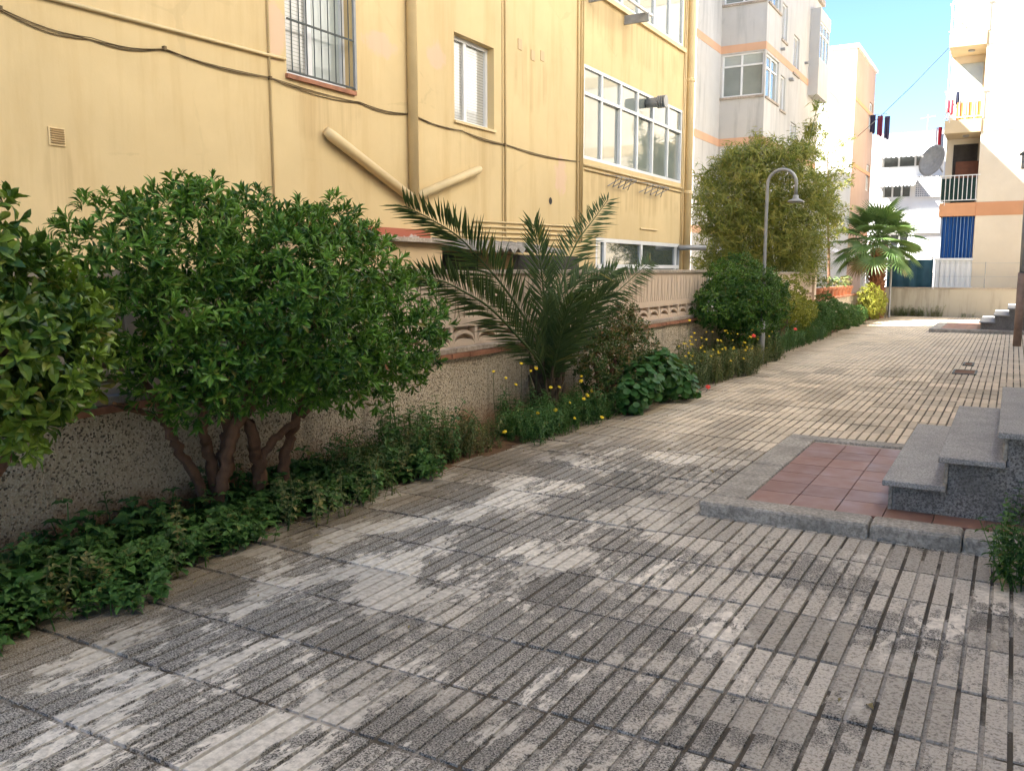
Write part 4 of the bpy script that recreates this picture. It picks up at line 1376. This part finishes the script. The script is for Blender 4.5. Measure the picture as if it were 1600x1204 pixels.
b0 = (-3.95, 7.6, .28)
FR = [
    [b0, (-3.9, 7.48, .645), (-3.9, 7.066, 1.045), (-3.9, 6.658, 1.36), (-3.9, 6.287, 1.584), (-3.9, 5.948, 1.766), (-3.9, 5.561, 1.886), (-3.9, 5.233, 1.964)],
    [b0, (-3.85, 7.27, .613), (-3.85, 6.736, .964), (-3.85, 6.323, 1.193), (-3.85, 5.947, 1.327), (-3.85, 5.656, 1.412), (-3.85, 5.36, 1.443), (-3.85, 5.118, 1.412)],
    [b0, (-3.8, 7.5, .711), (-3.8, 7.55, 1.205), (-3.8, 7.711, 1.525), (-3.8, 7.957, 1.783), (-3.8, 8.307, 2.001), (-3.8, 8.703, 2.244)],
    [b0, (-3.8, 7.6, .661), (-3.75, 7.8, .872), (-3.75, 8.225, 1.05), (-3.75, 8.701, 1.21), (-3.75, 9.329, 1.424), (-3.75, 9.907, 1.618)],
    [b0, (-3.95, 7.61, .686), (-3.95, 7.571, 1.056), (-3.95, 7.49, 1.418), (-3.95, 7.411, 1.683), (-3.95, 7.30, 1.93)],
    [b0, (-3.8, 7.45, .735), (-3.7, 7.35, 1.079), (-3.6, 7.43, 1.315), (-3.5, 7.63, 1.471), (-3.4, 7.924, 1.50)],
    [b0, (-3.82, 7.5, .6), (-3.68, 7.4, .95), (-3.55, 7.32, 1.2), (-3.4, 7.25, 1.32)],
    [b0, (-3.85, 7.7, .7), (-3.75, 7.9, 1.05), (-3.65, 8.1, 1.32), (-3.55, 8.35, 1.5)],
    [b0, (-3.82, 7.6, .6), (-3.65, 7.7, .95), (-3.5, 7.8, 1.2), (-3.38, 7.9, 1.3)]]
for i, p in enumerate(FR):
    frond(p, .42 if i < 4 else .36, .024, parent=palm, side=None if i < 6 else (.6, .6, .1), vang=.3 if i < 4 else .5)
for k in range(3):
    a = k * 2.4
    frond([b0, (b0[0] + .12 * math.cos(a), b0[1] + .12 * math.sin(a), .6), (b0[0] + .1 + .22 * math.cos(a), b0[1] + .24 * math.sin(a), .95), (b0[0] + .15 + .33 * math.cos(a), b0[1] + .36 * math.sin(a), 1.22)],
          .26, .022, parent=palm, side=(math.sin(a), -math.cos(a), .1))
st = MB()
st.tube([(-3.95, 7.6, -.05), (-3.95, 7.6, .2), (-3.95, 7.6, .42), (-3.94, 7.6, .6)], [.12, .13, .1, .04], 10)
for k in range(26):
    a = k * 2.4
    z0 = .03 + .017 * k
    st.tube([(-3.95 + .09 * math.cos(a), 7.6 + .09 * math.sin(a), z0), (-3.95 + .16 * math.cos(a), 7.6 + .16 * math.sin(a), z0 + .12), (-3.95 + .18 * math.cos(a), 7.6 + .18 * math.sin(a), z0 + .24)], [.03, .02, .008], 5)
st.build('trunk', simple('dark_palm_base', (.07, .05, .03), .95, .4, 14, .8), palm)

# 4 russet shrub, trailing round-leaved plant
QT = [rosette(7, .055, .024, 10, 70) for _ in range(4)]
br = [limb([(-3.75, 8.55, 0), (-3.72, 8.6, .3), (-3.7, 8.75, .55)], .03, .014), limb([(-3.74, 8.58, .15), (-3.7, 8.95, .4), (-3.7, 9.2, .6)], .022, .01), limb([(-3.78, 8.5, .05), (-3.75, 8.35, .4), (-3.72, 8.2, .6)], .022, .01)]
shrub('russet_shrub', 'shrub with reddish-brown tips between the date palm and the round-leaved plant', (-3.75, 8.55, 0),
      [(-3.7, 8.8, .75, .33), (-3.7, 8.25, .6, .28), (-3.72, 9.3, .62, .28), (-3.7, 8.65, .35, .38), (-3.7, 9.3, .3, .3), (-3.7, 8.95, 1.0, .16)], 1300, QT, M['leaf_rust'], (.7, 1.2), 0, br, inner=.25)


def round_leaf(r):
    V = [(0, 0, -.15 * r)]
    n = 10
    for k in range(n):
        a = 2 * math.pi * k / n
        rr = r * (1 + .06 * math.cos(3 * a))
        V.append((rr * math.cos(a), rr * math.sin(a), .06 * r * math.cos(2 * a)))
    F = [(0, 1 + k, 1 + (k + 1) % n) for k in range(n)]
    V += [(0, 0, -.16 * r), (.03, .02, -1.6 * r), (.036, .02, -1.6 * r)]
    F.append((n + 1, n + 2, n + 3))
    return np.array(V, float), F


NTm = [round_leaf(.042), round_leaf(.036), round_leaf(.047)]
shrub('trailing_plant', 'low plant with round bright green leaves spilling onto the paving', (-3.35, 9.3, 0),
      [(-3.4, 8.72, .32, .26), (-3.35, 9.6, .2, .28), (-3.4, 9.25, .40, .24), (-3.4, 8.45, .2, .2), (-3.28, 9.95, .06, .14), (-3.5, 9.6, .42, .2), (-3.45, 9.9, .25, .2)], 900, NTm, M['leaf_nast'], (.75, 1.15), 280,
      None, up=.9, jit=.6, cat='plant', partname='leaf', inner=.1)

# 5 round shrub behind the flowers
GT = [rosette(8, .06, .025, 10, 75) for _ in range(4)]
br = [limb([(-3.9, 14.4, 0), (-3.9, 14.4, .4), (-3.85, 14.2, .9)], .05, .02), limb([(-3.9, 14.4, .2), (-3.85, 14.7, .6), (-3.85, 15.1, 1.0)], .04, .015)]
shrub('round_shrub', 'rounded dark green shrub beside the lamp post, before the bamboo', (-3.9, 14.4, 0),
      [(-3.85, 13.95, 1.3, .44), (-3.8, 14.9, 1.1, .45), (-3.85, 13.35, 1.03, .36), (-3.8, 14.4, .78, .5), (-3.8, 15.4, .75, .4), (-3.85, 13.2, 1.35, .26), (-3.6, 13.6, .75, .36), (-3.48, 13.75, 1.1, .36), (-3.45, 14.3, 1.2, .32), (-3.45, 14.6, .9, .34), (-3.95, 12.95, .95, .3)], 3200, GT, M['leaf_round'], (.8, 1.3), 0, br, inner=.2)
# 6 variegated shrubs
br = [limb([(-4.0, 17.6, 0), (-3.95, 17.9, .35), (-3.95, 18.3, .7)], .055, .03), limb([(-3.95, 17.9, .35), (-3.95, 18.6, .6), (-3.95, 19.1, .8)], .03, .015)]
shrub('variegated_shrub', 'yellow-green variegated shrub with a leaning trunk past the lamp post', (-4.0, 17.6, 0),
      [(-4.0, 18.5, .9, .36), (-4.0, 19.4, .62, .34), (-4.0, 17.95, .75, .36), (-3.95, 20.0, .6, .25), (-4.0, 18.6, 1.15, .26), (-3.95, 18.9, .5, .3)], 1000, GT, M['leaf_yellow'], (.8, 1.3), 0, br, inner=.15)
shrub('variegated_shrub', 'bright sunlit yellow shrub at the foot of the fan palm', (-3.75, 28.5, 0),
      [(-3.75, 28.4, .75, .34), (-3.75, 28.8, .35, .38), (-3.75, 28.0, .45, .32), (-3.6, 28.6, .6, .3)], 800, GT, M['leaf_yellow'], (.9, 1.4), 0,
      [limb([(-3.75, 28.5, 0), (-3.75, 28.45, .3), (-3.72, 28.4, .7)], .03, .012)], inner=.15)
shrub('leafy_shrub', 'low dark green shrub under the wall below the flower pots', (-3.85, 22.3, 0),
      [(-3.85, 21.0, .4, .36), (-3.8, 22.3, .4, .36), (-3.8, 23.6, .3, .36), (-3.8, 24.9, .25, .33), (-3.85, 21.6, .7, .25), (-3.8, 26.2, .2, .3)], 1700, GT, M['leaf_weed'], (.8, 1.3), 0,
      [limb([(-3.85, 22.3, 0), (-3.85, 22.2, .3), (-3.85, 21.8, .6)], .03, .012)], inner=.15)

# 7 bamboo
def twig(n, l, w):
    mb = MB()
    for k in range(n):
        f = k / n
        az = k * 2.6 + random.uniform(-.5, .5)
        el = R(random.uniform(-55, 30))
        V = np.array([(0, 0, 0), (-w / 2, .35 * l, 0), (w / 2, .35 * l, 0), (0, l, -.18 * l)])
        mb.inst((V, [(0, 2, 1), (1, 2, 3)]), (random.uniform(-.06, .06), random.uniform(-.06, .06), f * .22 - .1), rotm('Z', az) @ rotm('X', el), random.uniform(.7, 1.2))
    return np.concatenate(mb.v), mb.f


BT = [twig(13, .17, .024) for _ in range(5)]
bl = []
fwd = np.array([-.499, .866])
rgt = np.array([.866, .499])


def at_view(px_, z, d):
    q = fwd * d * 1.0 + rgt * (px_ - 800) / 1360 * d
    return (float(q[0]), float(q[1]), z)


for (px_, z, r_) in ((1112, 3.55, .5), (1140, 2.9, .75), (1195, 3.8, .6), (1232, 3.4, .85), (1258, 4.7, .26), (1180, 2.9, .95), (1245, 2.4, .8), (1150, 2.1, .75), (1210, 2.1, .85), (1268, 3.1, .5), (1135, 3.95, .35), (1268, 5.2, .16), (1283, 3.6, .3), (1232, 4.2, .45), (1165, 3.6, .6), (1120, 2.4, .5), (1262, 1.9, .5), (1095, 3.0, .35), (1150, 4.1, .4), (1180, 4.2, .35), (1255, 4.2, .3), (1110, 1.7, .5), (1290, 2.8, .35), (1240, 1.6, .6)):
    q = at_view(px_, z, 20.5 + random.uniform(-.5, .7))
    bl.append((*q, r_))
bc = at_view(1195, 0, 20.8)
culms = []
for k in range(26):
    tgt = bl[k % len(bl)]
    bx_, by_ = bc[0] + random.uniform(-.7, .7), bc[1] + random.uniform(-.7, .7)
    culms.append(limb([(bx_, by_, 0), (bx_ * .7 + tgt[0] * .3, by_ * .7 + tgt[1] * .3, tgt[2] * .5), (tgt[0], tgt[1], tgt[2] + tgt[3] * .7)], .022, .006, .02, 5))
shrub('bamboo_clump', 'tall olive-green bamboo clump behind the wall, beside the yellow building', bc, bl, 2900, BT, M['leaf_bamboo'], (.75, 1.25), 0, culms, up=.1, jit=1.2, cat='bamboo', barkm=M['stem'], inner=.35, shell=(.6, 1.28))

# wispy tree to the right of the bamboo
wl = []
ws = at_view(1300, 0, 26)
wpts = []
wt = MB()
sp_br = [limb([ws, at_view(1292, 2.5, 26), at_view(1285, 5.0, 26)], .05, .012)]
for k in range(16):
    z = 2.2 + k * .2
    ex = random.uniform(8, 36) * (1 if k % 3 else -1)
    sp_br.append(limb([at_view(1288, z, 26), at_view(1288 + ex * .6, z + .12, 26), at_view(1288 + ex, z + .3, 26)], .012, .004, .02, 4))
    wl.append((*at_view(1288 + ex, z + .3, 26), .16))
    wl.append((*at_view(1288 + ex * .6, z + .15, 26), .13))
shrub('wispy_tree', 'thin wispy tree with sparse twigs against the white wall', ws, wl, 330, [twig(5, .13, .03) for _ in range(3)], M['leaf_bamboo'], (.7, 1.2), 0, sp_br, up=.3, jit=1.0, cat='tree', inner=.5)

# 8 fan palm
fp = thing('fan_palm', (-3.75, 29.8, 0), 'fan palm with reddish shaggy trunk near the far garden wall', 'palm')
tr = MB()
tr.tube([(-3.75, 29.8, -.05), (-3.75, 29.8, .8), (-3.77, 29.8, 1.6), (-3.78, 29.8, 2.2)], [.26, .23, .2, .18], 12)
for k in range(110):
    a = k * 2.4
    z0 = .05 + 2.1 * k / 110
    r_ = .24 - .04 * z0 / 2
    tr.tube([(-3.76 + r_ * .85 * math.cos(a), 29.8 + r_ * .85 * math.sin(a), z0), (-3.76 + (r_ + .06) * math.cos(a), 29.8 + (r_ + .06) * math.sin(a), z0 + .12)], [.05, .015], 4)
tr.build('trunk', M['bark_palm'], fp)


def fan_template(r=.62, n=26, spread=R(250)):
    mb = MB()
    mb.tube([(0, -.75, -.05), (0, -.35, .02), (0, 0, 0)], [.02, .016, .012], 5)
    for k in range(n):
        a = -spread / 2 + spread * k / (n - 1)
        L_ = r * (1 - .12 * abs(a) / 2.2) * random.uniform(.93, 1.05)
        d = np.array([math.sin(a), math.cos(a), 0])
        s = np.array([math.cos(a), -math.sin(a), 0])
        hw_ = L_ * .45 * math.sin(spread / n / 2) * 1.05
        up_ = np.array([0, 0, .02])
        m_ = d * L_ * .45
        e_ = d * L_ + np.array([0, 0, -.13 * L_])
        mb.add([(0, 0, 0), m_ - s * hw_, m_ + up_, m_ + s * hw_, e_], [(0, 2, 1), (0, 3, 2), (1, 2, 4), (2, 3, 4)])
    return np.concatenate(mb.v), mb.f


fan_me = [MB().add(*fan_template()).mesh('fan_leaf', M['leaf_fan']) for _ in range(3)]
fan_dry = MB().add(*fan_template(.5, 18)).mesh('fan_leaf', M['leaf_dry'])
for k in range(44):
    a = k * 2.39996
    el = R(80 - 122 * (k / 43))
    ln = random.uniform(.78, 1.05)
    d = Vector((math.cos(a) * math.cos(el), math.sin(a) * math.cos(el), math.sin(el)))
    p = Vector((-3.78, 29.8, 2.25)) + d * ln
    yax = d
    xax = yax.cross(Vector((0, 0, 1)))
    if xax.length < .05:
        xax = Vector((1, 0, 0))
    xax.normalize()
    zax = xax.cross(yax)
    rot = np.array(Matrix((xax, yax, zax)).transposed())
    rot = rot @ rotm('X', R(random.uniform(-30, -5))) @ rotm('Y', R(random.uniform(-25, 25)))
    link_copy('fan_leaf', fan_dry if k > 40 else random.choice(fan_me), fp, p, rot, random.uniform(.95, 1.3))

# stakes near the fan palm
tag(MB().tube([(-3.4, 30.3, 0), (-3.42, 30.3, 2.1)], .035, 8).build('stake', M['galv']), 'thin grey upright pipe right of the fan palm trunk', 'pipe')

# 9 ground cover and weeds
def weed_t(h, tiers, l, w, per=4, wide=.5):
    mb = MB()
    mb.tube([(0, 0, 0), (.01, .008, h * .5), (0, .01, h)], [.004, .003, .002], 4, False)
    for k in range(tiers):
        z = h * (k + 1) / tiers
        for q in range(per):
            az = q * 2 * math.pi / per + k * .9 + random.uniform(-.3, .3)
            mb.inst(leaf_t(l, w, .2, .5, wide), (0, 0, z), rotm('Z', az) @ rotm('X', R(random.uniform(0, 35))), random.uniform(.75, 1.15) * (1 - .35 * (k == tiers - 1)))
    return np.concatenate(mb.v), mb.f


def patch(name, label, cat, mat, temps, spots, sc=(.7, 1.2), tilt=.25, kind='stuff', group=None):
    mb = MB()
    for (x, y, z, s) in spots:
        n = (random.gauss(0, tilt), random.gauss(0, tilt), 1)
        mb.inst(random.choice(temps), (x, y, z), align(n, random.uniform(0, 6.28)), s * random.uniform(*sc))
    o = mb.build(name, mat)
    return tag(o, label, cat, group, kind)


WT = [weed_t(random.uniform(.13, .22), 3, .068, .05) for _ in range(6)]
sp = []
for _ in range(1150):
    y = random.uniform(1.0, 5.2)
    edge = -3.42 - .07 * math.sin(y * 2.3) - .06 * math.sin(y * 7.1) - max(0, (y - 2.6)) * .1 + random.gauss(0, .05)
    if y > 3.4:
        edge -= .05
    x = random.uniform(-4.12, edge)
    wallfac = (edge - x) / (edge + 4.12)
    sp.append((x, y, 0, (.75 + 1.0 * wallfac * random.random()) if y < 4.4 else .95))
patch('ground_cover', 'dense leafy green ground cover along the foot of the wall, near left', 'ground cover', M['leaf_weed'], WT, sp)
patch('ground_cover_fine', 'small-leaved weeds mixed into the ground cover under the big shrub', 'weeds', M['leaf_weed2'], [weed_t(.2, 6, .03, .015, 4) for _ in range(3)],
      [(random.uniform(-4.1, -3.45), random.uniform(1.3, 4.6), 0, random.uniform(.6, 1.5)) for _ in range(130)])
RL = [round_leaf(.055)]
patch('ground_cover_round', 'few large round leaves among the ground cover at bottom left', 'ground cover', M['leaf_nast'], RL,
      [(random.uniform(-3.75, -3.42), random.uniform(1.75, 2.35), random.uniform(.1, .19), 1) for _ in range(22)])
W2 = [weed_t(random.uniform(.4, .6), 8, .065, .034, 3) for _ in range(5)]
W3 = [weed_t(random.uniform(.25, .4), 9, .05, .017, 4) for _ in range(5)]
sp = [(random.uniform(-4.1, -3.72), random.uniform(4.4, 5.8), 0, random.uniform(.4, .95)) for _ in range(110)]
sp += [(random.uniform(-4.1, -3.95), random.uniform(5.15, 5.6), 0, random.uniform(.7, 1.15)) for _ in range(24)]
patch('weeds', 'tall nettle-like weeds against the wall right of the big shrub', 'weeds', M['leaf_weed'], W2, sp)
patch('dry_weeds', 'yellowish fine weeds at the paving edge right of the big shrub', 'weeds', M['leaf_weed2'], W3,
      [(random.uniform(-4.1, -3.68), random.uniform(4.3, 6.3), 0, random.uniform(.4, 1.1)) for _ in range(240)])
patch('weeds', 'feathery weeds with yellow daisies at the foot of the date palm', 'weeds', M['leaf_weed'], W3,
      [(random.uniform(-4.1, -3.45), random.uniform(6.5, 8.3), 0, random.uniform(.5, 1.1)) for _ in range(330)] + [(random.uniform(-3.9, -3.6), random.uniform(6.8, 8.1), 0, random.uniform(.4, .8)) for _ in range(120)])
patch('weeds', 'green flower bed foliage around the lamp post foot', 'weeds', M['leaf_weed2'], W3,
      [(random.uniform(-4.1, -3.12 - .25 * abs(math.sin(y_))), y_, 0, random.uniform(.6, 1.35)) for y_ in [random.uniform(10.6, 15.2) for _ in range(750)]])
patch('grass_weeds', 'green weeds under the yellow-green variegated shrub', 'weeds', M['leaf_weed'], W3,
      [(random.uniform(-4.1, -3.5), random.uniform(15.2, 21.0), 0, random.uniform(.6, 1.3)) for _ in range(420)])
patch('grass_weeds', 'weeds growing at the foot of the far garden wall', 'weeds', M['leaf_weed2'], W3,
      [(random.uniform(-3.6, -1.9), random.uniform(31.2, 31.45), 0, random.uniform(.6, 1.1)) for _ in range(90)] + [(random.uniform(-1.4, -1.0), 31.4, 0, .5) for _ in range(14)])
patch('weeds', 'weed clump growing by the kerb at the right edge', 'weeds', M['leaf_weed'], [weed_t(.35, 6, .05, .03, 4) for _ in range(4)],
      [(random.uniform(-.02, .3), random.uniform(4.55, 5.05), 0, random.uniform(.5, 1.1)) for _ in range(46)] + [(random.uniform(.05, .4), random.uniform(5.33, 5.5), .1, random.uniform(.4, .7)) for _ in range(14)])

# flowers
def flower_t(r=.017):
    V, F = [(0, 0, .008)], []
    n = 12
    for k in range(n):
        a = 2 * math.pi * k / n
        rr = r if k % 2 == 0 else r * .72
        V.append((rr * math.cos(a), rr * math.sin(a), 0))
    F = [(0, 1 + k, 1 + (k + 1) % n) for k in range(n)]
    V.append((0, 0, -.012))
    F += [(n + 1, 1 + (k + 1) % n, 1 + k) for k in range(n)]
    return np.array(V, float), F


fl_me = MB().add(*flower_t()).mesh('flower', M['yellowpetal'])
fr_me = MB().add(*flower_t(.034)).mesh('flower', M['redpetal'])
dz = thing('daisy_plant', (-3.95, 7.2, 0), 'yellow daisies on thin stems in front of the date palm', 'flowers')
stems = MB()
for (x, y, z) in [(-3.95, 6.406, .635), (-3.95, 6.619, .554), (-3.95, 6.8, .475), (-3.95, 6.899, .658), (-3.95, 7.08, .573), (-3.95, 7.185, .586), (-3.9, 7.392, .384), (-3.85, 7.479, .38), (-3.8, 7.858, .4),
                  (-3.8, 7.87, .446), (-3.7, 7.9, .3), (-3.7, 7.8, .27), (-3.75, 6.85, .22), (-3.7, 7.1, .22), (-3.55, 7.2, .14), (-3.7, 7.4, .25), (-3.6, 7.5, .28), (-3.8, 6.34, .13), (-3.45, 7.6, .1)]:
    x += .1
    link_copy('flower', fl_me, dz, (x, y, z), align((random.uniform(.1, .7), random.uniform(-.8, -.1), .8), 0), random.uniform(.9, 1.5))
    stems.tube([(x - .05, y + random.uniform(-.1, .25), 0), (x - .02, y + .04, z * .6), (x, y, z - .008)], [.003, .0025, .002], 4, False)
tag(stems.build('stem', M['stem'], dz), kind='stuff')
dz2 = thing('daisy_plant', (-3.6, 12.8, 0), 'patch of small yellow flowers around the lamp post foot', 'flowers')
stems = MB()
for _ in range(95):
    y = random.uniform(11.0, 14.8)
    x = random.uniform(-4.05, -3.25)
    z = random.uniform(.25, .6) + (.3 if random.random() < .22 and x < -3.7 else 0)
    link_copy('flower', fl_me, dz2, (x, y, z), align((random.uniform(.1, .7), random.uniform(-.8, -.1), .8), 0), random.uniform(.8, 1.3))
    stems.tube([(x - .03, y, 0), (x, y, z - .008)], [.003, .002], 4, False)
tag(stems.build('stem', M['stem'], dz2), kind='stuff')
for i, ((x, y, z), lb) in enumerate((((-3.35, 13.2, .52), 'red poppy just left of the lamp post'), ((-3.45, 16.6, .42), 'red poppy right of the lamp post near the leaning trunk'),
                                     ((-3.22, 10.55, .06), 'fallen red flower on the paving edge beside the round-leaved plant'))):
    p = thing('poppy', (x, y, 0), lb, 'flower')
    link_copy('flower', fr_me, p, (x, y, z), align((.4, -.7, .7), 0), 1.1)
    MB().tube([(x - .02, y, 0), (x, y, z - .008)], .003, 4).build('stem', M['stem'], p)

# fallen leaves and twigs on the paving
lf = MB().add(*leaf_t(.05, .022, .3, .5)).mesh('fallen_leaf', M['leaf_dry'])
LV = [((-3.42, 2.6), 'dry leaf on the paving near the bottom left ground cover'), ((-3.3, 3.6), 'dry leaf on the paving below the big shrub'), ((-2.55, 4.4), 'dry leaf in the middle of the paving'),
      ((-2.45, 6.9), 'dry leaf lying left of the red tiled landing'), ((-1.9, 6.3), 'dry leaf by the landing kerb'), ((-.32, 3.05), 'dry leaf at the lower right of the paving')]
for (x, y), lb in LV:
    o = bpy.data.objects.new('fallen_leaf', lf)
    COL.objects.link(o)
    o.location = (x, y, .012)
    o.rotation_euler = (random.uniform(-.2, .2), random.uniform(-.2, .2), random.uniform(0, 6))
    tag(o, lb, 'leaf', 'fallen leaves')

LT2 = [leaf_t(.04, .018, .3, .5), leaf_t(.028, .012, .2, .4), leaf_t(.05, .01, .1, .2)]
lt = MB()
for _ in range(260):
    y = random.uniform(1.6, 16)
    x = -3.72 + abs(random.gauss(0, .22))
    lt.inst(random.choice(LT2), (x, y, .008), align((random.gauss(0, .25), random.gauss(0, .25), 1), random.uniform(0, 6.28)), random.uniform(.5, 1.1))
for _ in range(60):
    lt.inst(random.choice(LT2), (random.uniform(-3.2, .4), random.uniform(1.8, 12), .008), align((random.gauss(0, .2), random.gauss(0, .2), 1), random.uniform(0, 6.28)), random.uniform(.3, .7))
tag(lt.build('leaf_litter', M['leaf_dry']), 'scattered dry leaf litter along the edge of the planting bed', 'leaf litter', kind='stuff')
